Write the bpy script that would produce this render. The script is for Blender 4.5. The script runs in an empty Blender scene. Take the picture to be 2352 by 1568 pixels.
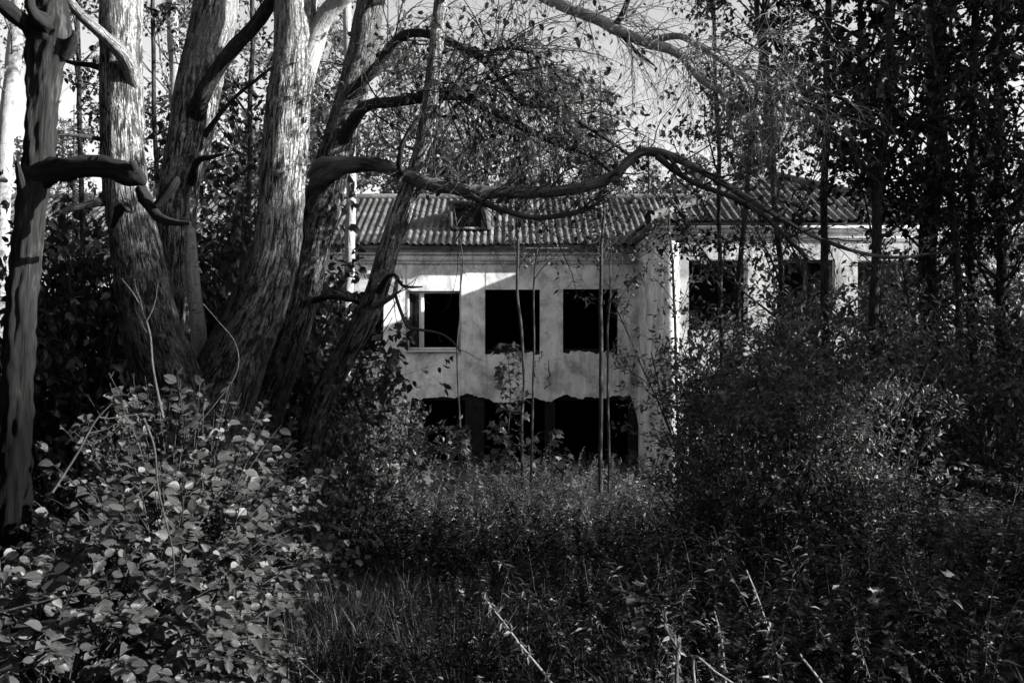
import bpy, math, random
import numpy as np
from mathutils import Matrix, Vector

# ------------------------------------------------------------------ camera, sky, sun, exposure
SC = bpy.context.scene
COL = SC.collection
EYE = 1.7
F, CX, CY = 2286.7, 1176.0, 784.0          # reading scale of the photograph (2352 x 1568)

cam_d = bpy.data.cameras.new("camera")
cam = bpy.data.objects.new("camera", cam_d)
COL.objects.link(cam)
cam.location = (0, 0, EYE)
cam.rotation_euler = (math.radians(90), 0, 0)
cam_d.lens = 35
cam_d.sensor_width = 36
cam_d.clip_start = 0.05
cam_d.clip_end = 2000
cam_d.dof.use_dof = True
cam_d.dof.focus_distance = 13.0
cam_d.dof.aperture_fstop = 9.0
SC.camera = cam

SUN_FROM = Vector((3.7, -0.68, 1.46)).normalized()
SUN_EL = math.asin(SUN_FROM.z)
SUN_AZ = math.atan2(SUN_FROM.x, SUN_FROM.y)
sun_d = bpy.data.lights.new("sun", 'SUN')
sun_d.energy = 5.0
sun_d.angle = math.radians(0.5)
sun_d.color = (1.0, 0.99, 0.97)
sun = bpy.data.objects.new("sun", sun_d)
COL.objects.link(sun)
sun.rotation_euler = SUN_FROM.to_track_quat('Z', 'Y').to_euler()

world = bpy.data.worlds.new("World")
SC.world = world
world.use_nodes = True
wn = world.node_tree.nodes
wl = world.node_tree.links
wn.clear()
sky = wn.new('ShaderNodeTexSky')
sky.sky_type = 'NISHITA'
sky.sun_disc = False
sky.sun_elevation = SUN_EL
sky.sun_rotation = SUN_AZ
bw = wn.new('ShaderNodeRGBToBW')            # a black-and-white photograph
bg = wn.new('ShaderNodeBackground')
bg.inputs['Strength'].default_value = 0.115
wo = wn.new('ShaderNodeOutputWorld')
wl.new(sky.outputs[0], bw.inputs[0])
wl.new(bw.outputs[0], bg.inputs['Color'])
wl.new(bg.outputs[0], wo.inputs['Surface'])

SC.view_settings.view_transform = 'Standard'
SC.view_settings.look = 'None'
SC.view_settings.gamma = 1
SC.view_settings.use_curve_mapping = False
SC.view_settings.exposure = 1.38
SC.cycles.max_bounces = 5
SC.cycles.diffuse_bounces = 3
SC.cycles.transparent_max_bounces = 8
SC.cycles.sample_clamp_indirect = 4

# ------------------------------------------------------------------ materials
def new_mat(name):
    m = bpy.data.materials.new(name)
    m.use_nodes = True
    nt = m.node_tree
    b = nt.nodes['Principled BSDF']
    return m, nt, b

def g3(v):
    return (v, v, v, 1)

def ramp(nt, fac, stops):
    r = nt.nodes.new('ShaderNodeValToRGB')
    el = r.color_ramp.elements
    while len(el) < len(stops):
        el.new(0.5)
    for e, (p, v) in zip(el, stops):
        e.position = p
        e.color = g3(v)
    nt.links.new(fac, r.inputs[0])
    return r.outputs[0]

def noise(nt, vec, scale, detail=4, rough=0.55, dist=0.0):
    n = nt.nodes.new('ShaderNodeTexNoise')
    n.inputs['Scale'].default_value = scale
    n.inputs['Detail'].default_value = detail
    n.inputs['Roughness'].default_value = rough
    n.inputs['Distortion'].default_value = dist
    if vec is not None:
        nt.links.new(vec, n.inputs['Vector'])
    return n.outputs['Fac']

def mapping(nt, vec, scale, loc=(0, 0, 0)):
    m = nt.nodes.new('ShaderNodeMapping')
    m.inputs['Scale'].default_value = scale
    m.inputs['Location'].default_value = loc
    nt.links.new(vec, m.inputs['Vector'])
    return m.outputs[0]

def math_n(nt, op, a, b):
    n = nt.nodes.new('ShaderNodeMath')
    n.operation = op
    for i, v in enumerate((a, b)):
        if isinstance(v, (int, float)):
            n.inputs[i].default_value = v
        else:
            nt.links.new(v, n.inputs[i])
    return n.outputs[0]

def mix_c(nt, fac, a, b, mode='MIX'):
    n = nt.nodes.new('ShaderNodeMix')
    n.data_type = 'RGBA'
    n.blend_type = mode
    for sock, v in ((n.inputs['Factor'], fac), (n.inputs[6], a), (n.inputs[7], b)):
        if isinstance(v, (int, float)):
            sock.default_value = v if sock == n.inputs['Factor'] else g3(v)
        else:
            nt.links.new(v, sock)
    return n.outputs[2]

def bump(nt, b, h, strength, dist):
    n = nt.nodes.new('ShaderNodeBump')
    n.inputs['Strength'].default_value = strength
    n.inputs['Distance'].default_value = dist
    nt.links.new(h, n.inputs['Height'])
    nt.links.new(n.outputs[0], b.inputs['Normal'])

def geo_pos(nt):
    return nt.nodes.new('ShaderNodeNewGeometry').outputs['Position']

def bark_material(name, pale, dark, furrow, lentic, scale=1.0, base_shade=False):
    """furrowed bark running along the limb; the attribute bark_at holds (r cos, r sin, length)"""
    m, nt, b = new_mat(name)
    at = nt.nodes.new('ShaderNodeAttribute')
    at.attribute_name = 'bark_at'
    v = at.outputs['Vector']
    def ridge(sc, zs, width, seed):
        n = noise(nt, mapping(nt, v, (sc, sc, sc * zs), (seed, seed * 2.0, seed * 0.7)), 1.0, 3, 0.6, 0.25)
        d = math_n(nt, 'ABSOLUTE', math_n(nt, 'SUBTRACT', n, 0.5), 0.0)
        return ramp(nt, d, [(0.0, 0.0), (width * 0.45, 0.12), (width, 1.0)])
    gap = ramp(nt, noise(nt, mapping(nt, v, (16 * scale, 16 * scale, 9 * scale)), 1.0, 3, 0.6), [(0.36, 1.0), (0.5, 0.0)])
    c1 = mix_c(nt, gap, ridge(26 * scale, 0.11, 0.085, 3.1), 1.0)
    c2 = ridge(60 * scale, 0.2, 0.06, 8.7)
    cv = math_n(nt, 'MULTIPLY', c1, math_n(nt, 'ADD', math_n(nt, 'MULTIPLY', c2, 0.6), 0.4))
    crack = cv
    fine = noise(nt, mapping(nt, v, (1, 1, 0.35)), 90 * scale, 5, 0.7)
    big = noise(nt, mapping(nt, v, (1, 1, 0.5)), 3.0 * scale, 3, 0.6)
    sx = nt.nodes.new('ShaderNodeSeparateXYZ'); nt.links.new(v, sx.inputs[0])
    mr = nt.nodes.new('ShaderNodeMapRange')
    mr.inputs[1].default_value = 3.2; mr.inputs[2].default_value = 6.2
    mr.inputs[3].default_value = 0.16; mr.inputs[4].default_value = -0.1     # old furrowed bark low down, smoother above
    nt.links.new(sx.outputs[2], mr.inputs[0])
    fz = ramp(nt, math_n(nt, 'ADD', big, mr.outputs[0]), [(0.38, 0.0), (0.62, 1.0)])          # where the bark is deeply furrowed
    fur = mix_c(nt, fz, 1.0 - furrow * 0.5, 1.0 - furrow)
    inv = nt.nodes.new('ShaderNodeMix'); inv.data_type = 'RGBA'
    nt.links.new(crack, inv.inputs['Factor'])
    nt.links.new(fur, inv.inputs[6]); inv.inputs[7].default_value = g3(1)
    col = mix_c(nt, ramp(nt, fine, [(0.3, 0.0), (0.7, 1.0)]), dark, pale)
    col = mix_c(nt, 1.0, col, inv.outputs[2], 'MULTIPLY')
    if lentic > 0:                                           # dark cross marks
        ln = noise(nt, mapping(nt, v, (9, 9, 46)), 1.0, 4, 0.6)
        lf = ramp(nt, ln, [(0.60, 0.0), (0.68, lentic)])
        col = mix_c(nt, lf, col, dark * 0.25)
    if base_shade:
        shd = nt.nodes.new('ShaderNodeMapRange')
        shd.inputs[1].default_value = 1.5; shd.inputs[2].default_value = 3.7
        nt.links.new(math_n(nt, 'ADD', sx.outputs[2], math_n(nt, 'MULTIPLY', big, 1.2)), shd.inputs[0])
        col = mix_c(nt, 1.0, col, ramp(nt, shd.outputs[0], [(0.0, 0.06), (0.6, 0.33), (1.0, 1.0)]), 'MULTIPLY')   # shade at the trunk foot put into the bark colour
    spot = noise(nt, v, 6, 4, 0.65)
    col = mix_c(nt, ramp(nt, spot, [(0.55, 0.0), (0.75, 0.5)]), col, dark * 0.6)
    nt.links.new(col, b.inputs['Base Color'])
    b.inputs['Roughness'].default_value = 0.9
    b.inputs['Specular IOR Level'].default_value = 0.1
    h = math_n(nt, 'ADD', math_n(nt, 'MULTIPLY', crack, 0.9), math_n(nt, 'MULTIPLY', fine, 0.5))
    bump(nt, b, h, 1.0 * furrow + 0.15, 0.02 / scale)
    return m

M = {}
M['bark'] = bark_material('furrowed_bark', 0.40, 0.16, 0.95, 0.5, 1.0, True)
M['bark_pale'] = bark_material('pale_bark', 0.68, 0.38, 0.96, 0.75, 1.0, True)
M['birch'] = bark_material('birch_bark', 0.55, 0.32, 0.35, 0.95, 1.3)
M['pale_limb'] = bark_material('pale_limb_bark', 0.56, 0.32, 0.7, 0.75)
M['bark_dark'] = bark_material('dark_bark', 0.13, 0.05, 0.7, 0.2, 1.4)
M['twig'] = bark_material('twig_bark', 0.11, 0.045, 0.4, 0.2, 2.0)
M['twig_mid'] = bark_material('grey_twig_bark', 0.17, 0.07, 0.4, 0.4, 2.0)
M['twig_pale'] = bark_material('pale_twig_bark', 0.42, 0.2, 0.4, 0.4, 2.0)

def dead_wood(name, k, t, base_shade=False):
    m, nt, b = new_mat(name)
    at = nt.nodes.new('ShaderNodeAttribute'); at.attribute_name = 'bark_at'
    v = at.outputs['Vector']
    gr = noise(nt, mapping(nt, v, (60, 60, 2.2)), 1.6, 8, 0.75, 0.25)
    pt = noise(nt, mapping(nt, v, (5, 5, 1.5)), 1.0, 4, 0.6)
    c1 = ramp(nt, gr, [(0.3, 0.02 * k), (0.52, 0.13 * k), (0.75, 0.36 * k)])
    c2 = ramp(nt, gr, [(0.3, 0.01 * k), (0.7, 0.06 * k)])
    col = mix_c(nt, ramp(nt, pt, [(t, 0), (t + 0.1, 1)]), c2, c1)
    sx = nt.nodes.new('ShaderNodeSeparateXYZ'); nt.links.new(v, sx.inputs[0])
    if base_shade:                                                  # shade on the snag's foot, laid into the wood colour
        shd = ramp(nt, math_n(nt, 'ADD', math_n(nt, 'MULTIPLY', sx.outputs[2], 0.25), math_n(nt, 'MULTIPLY', pt, 0.3)), [(0.5, 0.12), (0.68, 1.0)])
        col = mix_c(nt, 1.0, col, shd, 'MULTIPLY')
    nt.links.new(col, b.inputs['Base Color'])
    b.inputs['Roughness'].default_value = 0.85
    b.inputs['Specular IOR Level'].default_value = 0.1
    bump(nt, b, gr, 1.0, 0.02)
    return m
M['dead'] = dead_wood('weathered_dead_wood', 0.95, 0.6)
M['dead_shaded_foot'] = dead_wood('weathered_dead_trunk', 0.95, 0.6, True)
M['bare_limb'] = dead_wood('bare_limb_wood', 1.25, 0.36)

def leaf_material(name, lo, hi, bright=0.25, gloss=0.45, trans=0.25, per_object=False, veins=False):
    m, nt, b = new_mat(name)
    if per_object:
        rnd = nt.nodes.new('ShaderNodeObjectInfo').outputs['Random']
    else:
        rnd = nt.nodes.new('ShaderNodeNewGeometry').outputs['Random Per Island']
    base = ramp(nt, rnd, [(0.0, lo), (0.6, (lo + hi) / 2), (0.93, hi), (0.97, bright)])
    tc = nt.nodes.new('ShaderNodeTexCoord').outputs['Object']
    vein = noise(nt, tc, 60, 3, 0.6)
    col = mix_c(nt, 1.0, base, ramp(nt, vein, [(0.3, 0.65), (0.7, 1.1)]), 'MULTIPLY')
    if veins:
        at = nt.nodes.new('ShaderNodeAttribute'); at.attribute_name = 'bark_at'
        sp = nt.nodes.new('ShaderNodeSeparateXYZ'); nt.links.new(at.outputs['Vector'], sp.inputs[0])
        ay = math_n(nt, 'ABSOLUTE', sp.outputs[1], 0.0)
        mid = ramp(nt, ay, [(0.0, 1.0), (0.035, 0.0)])
        rib = math_n(nt, 'FRACT', math_n(nt, 'MULTIPLY', math_n(nt, 'SUBTRACT', sp.outputs[0], math_n(nt, 'MULTIPLY', ay, 0.75)), 7.0), 0.0)
        rb = ramp(nt, rib, [(0.0, 0.7), (0.14, 0.0), (0.9, 0.0), (1.0, 0.7)])
        vf = math_n(nt, 'MULTIPLY', math_n(nt, 'MAXIMUM', mid, rb), 0.4)
        col = mix_c(nt, vf, col, hi * 1.9)
        blot = noise(nt, tc, 9, 3, 0.6)
        col = mix_c(nt, ramp(nt, math_n(nt, 'ADD', blot, math_n(nt, 'MULTIPLY', ay, 0.35)), [(0.66, 0.0), (0.74, 0.7)]), col, lo * 0.35)
    nt.links.new(col, b.inputs['Base Color'])
    b.inputs['Roughness'].default_value = gloss
    b.inputs['Specular IOR Level'].default_value = 0.3
    tr = nt.nodes.new('ShaderNodeBsdfTranslucent')
    nt.links.new(col, tr.inputs['Color'])
    mx = nt.nodes.new('ShaderNodeMixShader')
    mx.inputs[0].default_value = trans
    out = nt.nodes['Material Output']
    nt.links.new(b.outputs[0], mx.inputs[1])
    nt.links.new(tr.outputs[0], mx.inputs[2])
    nt.links.new(mx.outputs[0], out.inputs['Surface'])
    return m
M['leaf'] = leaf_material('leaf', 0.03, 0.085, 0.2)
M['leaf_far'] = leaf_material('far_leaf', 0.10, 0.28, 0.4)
M['leaf_dark'] = leaf_material('dark_leaf', 0.02, 0.05, 0.08, 0.5, 0.15)
M['leaf_big'] = leaf_material('broad_leaf', 0.035, 0.11, 0.24, 0.45, 0.25, False, True)
M['leaf_big_one'] = leaf_material('broad_single_leaf', 0.035, 0.11, 0.24, 0.45, 0.25, True, True)
M['leaf_maple'] = leaf_material('maple_leaf', 0.03, 0.09, 0.3, 0.45, 0.2)
M['leaf_maple_one'] = leaf_material('maple_single_leaf', 0.03, 0.09, 0.3, 0.45, 0.2, True)
M['leaf_dark_one'] = leaf_material('dark_single_leaf', 0.02, 0.055, 0.09, 0.5, 0.15, True)
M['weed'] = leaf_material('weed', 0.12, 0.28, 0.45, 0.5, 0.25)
M['weed_shaded'] = leaf_material('shade_toned_weed', 0.008, 0.042, 0.32, 0.5, 0.2)  # shade, and a few sunlit leaves, put into the weed colour
M['weed_sunlit'] = leaf_material('sun_toned_weed', 0.1, 0.26, 0.45, 0.5, 0.25)  # lighter copy: sunlight put into the weed colour
M['leaf_willow'] = leaf_material('willow_leaf', 0.06, 0.22, 0.4, 0.45, 0.25)
M['grass'] = leaf_material('grass', 0.012, 0.05, 0.22, 0.6, 0.2)

def plain(name, v, rough=0.9, amt=0.25, scale=8.0, bumpd=0.0):
    m, nt, b = new_mat(name)
    n = noise(nt, geo_pos(nt), scale, 5, 0.6)
    nt.links.new(ramp(nt, n, [(0.25, v * (1 - amt)), (0.75, v * (1 + amt))]), b.inputs['Base Color'])
    b.inputs['Roughness'].default_value = rough
    b.inputs['Specular IOR Level'].default_value = 0.15
    if bumpd:
        bump(nt, b, n, 0.6, bumpd)
    return m
M['soil'] = plain('soil', 0.03, 0.95, 0.5, 3.0, 0.03)
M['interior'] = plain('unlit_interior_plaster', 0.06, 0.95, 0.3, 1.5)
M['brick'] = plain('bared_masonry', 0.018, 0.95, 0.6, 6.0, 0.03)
M['white'] = plain('white_window_frame', 0.7, 0.5, 0.08, 5.0)
M['wood_grey'] = plain('grey_roof_timber', 0.12, 0.9, 0.4, 7.0)
M['crack'] = plain('crack_gap', 0.015, 0.95, 0.3, 9.0)

def plaster(name, v):
    m, nt, b = new_mat(name)
    p = geo_pos(nt)
    blot = noise(nt, p, 1.5, 7, 0.7, 0.3)
    drip = noise(nt, mapping(nt, p, (3.0, 1, 0.6)), 1.1, 6, 0.7, 0.5)
    fine = noise(nt, p, 26, 5, 0.7)
    flake = noise(nt, p, 2.6, 5, 0.6, 0.6)
    col = ramp(nt, blot, [(0.36, v * 0.45), (0.47, v * 0.82), (0.6, v * 1.06)])
    col = mix_c(nt, ramp(nt, drip, [(0.52, 0.0), (0.72, 0.7)]), col, v * 0.33)
    col = mix_c(nt, ramp(nt, flake, [(0.57, 0.0), (0.59, 0.55)]), col, v * 0.5)
    col = mix_c(nt, 1.0, col, ramp(nt, fine, [(0.3, 0.78), (0.7, 1.08)]), 'MULTIPLY')
    nt.links.new(col, b.inputs['Base Color'])
    b.inputs['Roughness'].default_value = 0.92
    b.inputs['Specular IOR Level'].default_value = 0.1
    bump(nt, b, math_n(nt, 'ADD', fine, flake), 0.5, 0.012)
    return m
M['plaster'] = plaster('stained_plaster', 0.78)

def slate():
    m, nt, b = new_mat('weathered_corrugated_sheet')
    p = geo_pos(nt)
    n1 = noise(nt, p, 1.6, 6, 0.7)
    n2 = noise(nt, p, 14, 5, 0.7)
    oi = nt.nodes.new('ShaderNodeObjectInfo').outputs['Random']
    col = ramp(nt, n1, [(0.34, 0.04), (0.5, 0.15), (0.72, 0.32)])
    col = mix_c(nt, 1.0, col, ramp(nt, n2, [(0.3, 0.6), (0.65, 1.1)]), 'MULTIPLY')
    col = mix_c(nt, 1.0, col, ramp(nt, oi, [(0.0, 0.55), (1.0, 1.1)]), 'MULTIPLY')
    nt.links.new(col, b.inputs['Base Color'])
    b.inputs['Roughness'].default_value = 0.9
    b.inputs['Specular IOR Level'].default_value = 0.1
    bump(nt, b, n2, 0.4, 0.01)
    return m
M['slate'] = slate()

def glass():
    m, nt, b = new_mat('dusty_window_glass')
    b.inputs['Base Color'].default_value = g3(0.02)
    b.inputs['Roughness'].default_value = 0.08
    b.inputs['Specular IOR Level'].default_value = 0.5
    b.inputs['Alpha'].default_value = 0.45
    return m
M['glass'] = glass()

# ------------------------------------------------------------------ helpers
def P(px, py, y):
    return np.array([(px - CX) / F * y, y, EYE + (CY - py) / F * y])

def ground(x, y):
    x = np.asarray(x, float); y = np.asarray(y, float)
    t = np.clip((y - 5.0) / 11.0, 0, 1)
    z = -2.2 * t * t * (3 - 2 * t)
    return z + 0.07 * np.sin(x * 0.9 + 1.3) * np.sin(y * 0.7) + 0.04 * np.sin(x * 2.3 + y * 1.7)

class Geo:
    """collects vertices, triangles and quads, then links them as one mesh object"""
    def __init__(s):
        s.v = []; s.f = []; s.a = []; s.n = 0
    def add(s, v, faces, at=None):
        v = np.asarray(v, float).reshape(-1, 3)
        s.v.append(v)
        s.a.append(np.zeros_like(v) if at is None else np.asarray(at, float).reshape(-1, 3))
        for fc in faces:
            if len(fc):
                s.f.append(np.asarray(fc, np.int64) + s.n)
        s.n += len(v)
        return s
    def box(s, x0, x1, y0, y1, z0, z1):
        v = [(x, y, z) for x in (x0, x1) for y in (y0, y1) for z in (z0, z1)]
        q = [(0, 1, 3, 2), (4, 6, 7, 5), (0, 4, 5, 1), (2, 3, 7, 6), (0, 2, 6, 4), (1, 5, 7, 3)]
        return s.add(v, [q])
    def mesh(s, name, mat, origin=(0, 0, 0), smooth=False, attr=False):
        me = bpy.data.meshes.new(name)
        V = np.concatenate(s.v) - np.asarray(origin, float)
        me.vertices.add(len(V))
        me.vertices.foreach_set('co', V.astype(np.float32).ravel())
        nl = sum(f.size for f in s.f); nf = sum(len(f) for f in s.f)
        me.loops.add(nl); me.polygons.add(nf)
        me.loops.foreach_set('vertex_index', np.concatenate([f.ravel() for f in s.f]).astype(np.int32))
        sizes = np.concatenate([np.full(len(f), f.shape[1]) for f in s.f])
        starts = np.concatenate([[0], np.cumsum(sizes)[:-1]])
        me.polygons.foreach_set('loop_start', starts.astype(np.int32))
        me.update(calc_edges=True)
        if smooth:
            me.polygons.foreach_set('use_smooth', np.ones(nf, bool))
        if attr:
            at = me.attributes.new('bark_at', 'FLOAT_VECTOR', 'POINT')
            at.data.foreach_set('vector', np.concatenate(s.a).astype(np.float32).ravel())
        me.materials.append(mat)
        return me
    def build(s, name, mat, parent=None, kind=None, smooth=False, attr=False):
        o = bpy.data.objects.new(name, None if not s.v else s.mesh(name, mat, parent.location if parent else (0, 0, 0), smooth, attr))
        COL.objects.link(o)
        if parent: o.parent = parent
        if kind: o['kind'] = kind
        return o

def sub(name, geo, mat, part, thing, **kw):
    """a sub-part: parented to a part whose own origin sits at the thing's origin"""
    o = bpy.data.objects.new(name, geo.mesh(name, mat, thing.location, kw.get('smooth', False), kw.get('attr', False)))
    COL.objects.link(o); o.parent = part
    return o

def thing(name, label, cat, loc=(0, 0, 0), group=None):
    o = bpy.data.objects.new(name, None)
    o.empty_display_size = 0.2
    COL.objects.link(o)
    o.location = [float(c) for c in loc]
    o['label'] = label; o['category'] = cat
    if group: o['group'] = group
    return o

def dup(root, loc, rotz=0.0, scale=1.0, label=None, group=None):
    r = root.copy(); COL.objects.link(r)
    r.location = [float(c) for c in loc]; r.rotation_euler = (0, 0, rotz)
    r.scale = (scale,) * 3 if not isinstance(scale, tuple) else scale
    if label: r['label'] = label
    if group: r['group'] = group
    for ch in list(root.children):
        c = ch.copy(); COL.objects.link(c); c.parent = r
        for g in ch.children:
            d = g.copy(); COL.objects.link(d); d.parent = c
    return r

def unit(v):
    return v / (np.linalg.norm(v, axis=-1, keepdims=True) + 1e-9)

def spline(ctrl, n):
    """Catmull-Rom through control rows (x,y,z,r)"""
    c = np.asarray(ctrl, float)
    c = np.vstack([2 * c[0] - c[1], c, 2 * c[-1] - c[-2]])
    m = len(c) - 3
    t = np.linspace(0, m - 1e-6, n)
    i = t.astype(int); f = (t - i)[:, None]
    p0, p1, p2, p3 = c[i], c[i + 1], c[i + 2], c[i + 3]
    return 0.5 * (2 * p1 + (p2 - p0) * f + (2 * p0 - 5 * p1 + 4 * p2 - p3) * f ** 2 + (3 * p1 - p0 - 3 * p2 + p3) * f ** 3)

def tubes(geo, paths, rad, sides, rng=None, lump=0.0, caps=False, rough=0.0):
    """N limbs at once: paths (N,n,3), rad (N,n)"""
    paths = np.asarray(paths, float); rad = np.asarray(rad, float)
    N, n, _ = paths.shape
    tan = np.empty_like(paths)
    tan[:, 1:-1] = paths[:, 2:] - paths[:, :-2]
    tan[:, 0] = paths[:, 1] - paths[:, 0]; tan[:, -1] = paths[:, -1] - paths[:, -2]
    tan = unit(tan)
    ref = np.tile(np.array([0.31, 0.87, 0.12]), (N, 1))
    bad = np.abs((unit(ref) * tan[:, 0]).sum(-1)) > 0.9
    ref[bad] = (1, 0, 0.1)
    nrm = np.empty_like(paths)
    cur = unit(ref - (ref * tan[:, 0]).sum(-1, keepdims=True) * tan[:, 0])
    for k in range(n):
        cur = unit(cur - (cur * tan[:, k]).sum(-1, keepdims=True) * tan[:, k])
        nrm[:, k] = cur
    bn = np.cross(tan, nrm)
    th = np.arange(sides) / sides * 2 * np.pi
    R = rad[:, :, None] * np.ones(sides)
    seg = np.linalg.norm(np.diff(paths, axis=1), axis=-1)
    ln = np.concatenate([np.zeros((N, 1)), np.cumsum(seg, 1)], 1)
    if lump and rng is not None:
        for _ in range(7):
            k = rng.integers(1, 6); w = rng.uniform(1.5, 9); ph = rng.uniform(0, 6.28, 2)
            R = R * (1 + lump * rng.uniform(0.3, 1) / (0.6 * k + 0.5) * np.sin(k * th + ph[0] + 1.5 * np.sin(ln[:, :, None] * w + ph[1])))
    if rough and rng is not None:
        for _ in range(26):
            k = rng.integers(2, 15); w = rng.uniform(4, 34); ph = rng.uniform(0, 6.28, 3)
            wave = np.sin(k * th + ph[0] + 2.0 * np.sin(ln[:, :, None] * w * .35 + ph[1])) * np.sin(ln[:, :, None] * w + ph[2])
            R = R * (1 + rough * rng.uniform(.3, 1) * wave / (0.5 + .08 * k))
    V = paths[:, :, None, :] + R[..., None] * (np.cos(th)[None, None, :, None] * nrm[:, :, None, :] + np.sin(th)[None, None, :, None] * bn[:, :, None, :])
    off = np.arange(N)[:, None, None] * 7.31 % 97
    A = np.stack([rad[:, :, None] * np.cos(th) + off, rad[:, :, None] * np.sin(th) + off * 0.7, ln[:, :, None] + 0 * th + off], -1)
    a = np.arange(n - 1)[:, None] * sides; b = np.arange(sides)[None, :]; b2 = (b + 1) % sides
    q = np.stack([a + b, a + b2, a + sides + b2, a + sides + b], -1).reshape(-1, 4)
    Q = (q[None] + np.arange(N)[:, None, None] * n * sides).reshape(-1, 4)
    faces = [Q]
    if caps:
        geo.add(V, faces, A)
        for e in (0, n - 1):
            c = paths[:, e].mean(0)
            ring = V[0, e]
            tip = c + tan[0, e] * (rad[0, e] * (0.3 if e else -0.3))
            f = np.array([(i, (i + 1) % sides, sides) for i in range(sides)])
            if e == 0: f = f[:, ::-1]
            geo.add(np.vstack([ring, tip]), [f], np.vstack([A[0, e], A[0, e].mean(0)]))
        return geo
    return geo.add(V, faces, A)

def limb_geo(ctrl, rng, sides=12, lump=0.06, step=0.05, wob=0.0, caps=True, rough=0.0):
    c = np.asarray(ctrl, float)
    L = np.linalg.norm(np.diff(c[:, :3], axis=0), axis=1).sum()
    n = max(5, int(L / step))
    s = spline(c, n)
    if wob:
        for _ in range(4):
            w = rng.uniform(1.0, 5.0); ph = rng.uniform(0, 6.28, 3)
            t = np.linspace(0, L, n)[:, None]
            s[:, :3] += wob / 2 * np.sin(t * w + ph) * np.minimum(1, t * 3)
    g = Geo()
    tubes(g, s[None, :, :3], np.maximum(s[None, :, 3], 0.002), sides, rng, lump, caps, rough)
    return g, s

def pctrl(rows, wscale=1.0):
    """rows (px, py, depth, width in photo px) -> world control rows"""
    out = []
    for px, py, y, w in rows:
        p = P(px, py, y)
        out.append((p[0], p[1], p[2], w * wscale * y / F / 2))
    return out

def spawn(rng, paths, rad, per, t0, t1, ang, L, r, n, wob, grav=0.0, up=0.0, bias=None, taper=0.25):
    """children limbs growing from a set of parent limbs"""
    N, m, _ = paths.shape
    pi = np.repeat(np.arange(N), per); K = len(pi)
    t = rng.uniform(t0, t1, K) * (m - 1)
    i = np.minimum(t.astype(int), m - 2); f = (t - i)[:, None]
    pos = paths[pi, i] * (1 - f) + paths[pi, i + 1] * f
    tan = unit(paths[pi, i + 1] - paths[pi, i])
    rv = rng.normal(0, 1, (K, 3))
    if bias is not None: rv += np.asarray(bias)
    perp = unit(rv - (rv * tan).sum(-1, keepdims=True) * tan)
    a = np.radians(rng.uniform(ang[0], ang[1], K))[:, None]
    d = unit(np.cos(a) * tan + np.sin(a) * perp)
    ll = rng.uniform(L[0], L[1], K) * (1.15 - 0.5 * t / (m - 1))
    out = np.empty((K, n, 3)); out[:, 0] = pos
    for k in range(1, n):
        d = unit(d + rng.normal(0, wob, (K, 3)) + np.array([0, 0, up - grav * k / n]))
        out[:, k] = out[:, k - 1] + d * (ll / (n - 1))[:, None]
    prad = rad[pi, i]
    r0 = np.minimum(rng.uniform(r[0], r[1], K), prad * 0.8)
    R = r0[:, None] * np.linspace(1, taper, n)[None]
    return out, R

LEAF = {
 'ovate': (np.array([(0, 0, 0), (.3, -.5, .06), (.68, -.38, .03), (1, 0, -.18), (.68, .38, .03), (.3, .5, .06), (.32, 0, -.04), (.68, 0, -.08)]),
           [np.array([(0, 1, 6), (0, 6, 5), (2, 3, 7), (3, 4, 7)]), np.array([(1, 2, 7, 6), (6, 7, 4, 5)])]),
 'broad': (np.array([(0, 0, 0), (.1, -.26, .03), (.32, -.47, .07), (.58, -.46, .06), (.82, -.27, 0), (1, 0, -.14), (.82, .27, 0), (.58, .46, .06), (.32, .47, .07), (.1, .26, .03), (.12, 0, 0), (.35, 0, -.05), (.6, 0, -.07), (.82, 0, -.09)]),
           [np.array([(0, 1, 10), (0, 10, 9), (4, 5, 13), (5, 6, 13)]), np.array([(1, 2, 11, 10), (2, 3, 12, 11), (3, 4, 13, 12), (10, 11, 8, 9), (11, 12, 7, 8), (12, 13, 6, 7)])]),
 'narrow': (np.array([(0, 0, 0), (.4, -.5, .05), (1, 0, -.2), (.4, .5, .05), (.45, 0, -.05)]),
            [np.array([(0, 1, 4), (1, 2, 4), (0, 4, 3), (4, 2, 3)])]),
 'maple': (np.array([(0, 0, 0), (.12, -.32, .0), (.02, -.55, .06), (.35, -.42, .03), (.5, -.62, .06), (.62, -.22, 0), (1, 0, -.15),
                     (.62, .22, 0), (.5, .62, .06), (.35, .42, .03), (.02, .55, .06), (.12, .32, 0), (.35, 0, -.05)]),
           [np.array([(i, (i + 1) % 12, 12) for i in range(12)])]),
 'quad': (np.array([(0, 0, 0), (.45, -.5, .08), (1, 0, -.1), (.45, .5, .08)]), [np.array([(0, 1, 2), (0, 2, 3)])]),
}
def leaf_frames(d, nrm):
    d = unit(d)
    s = unit(np.cross(nrm, d))
    return d, s, np.cross(d, s)

def add_leaves(geo, kind, pos, d, nrm, L, w, curl=1.0):
    T, faces = LEAF[kind]
    d, s, n = leaf_frames(d, nrm)
    L = np.broadcast_to(L, (len(pos),)).reshape(-1, 1, 1)
    curl = np.broadcast_to(curl, (len(pos),)).reshape(-1, 1, 1)
    V = pos[:, None] + L * (T[None, :, 0:1] * d[:, None] + w * T[None, :, 1:2] * s[:, None] + curl * T[None, :, 2:3] * n[:, None])
    off = np.arange(len(pos))[:, None, None] * len(T)
    geo.add(V, [(f[None] + off).reshape(-1, f.shape[1]) for f in faces], np.tile(T, (len(pos), 1)))

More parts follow.
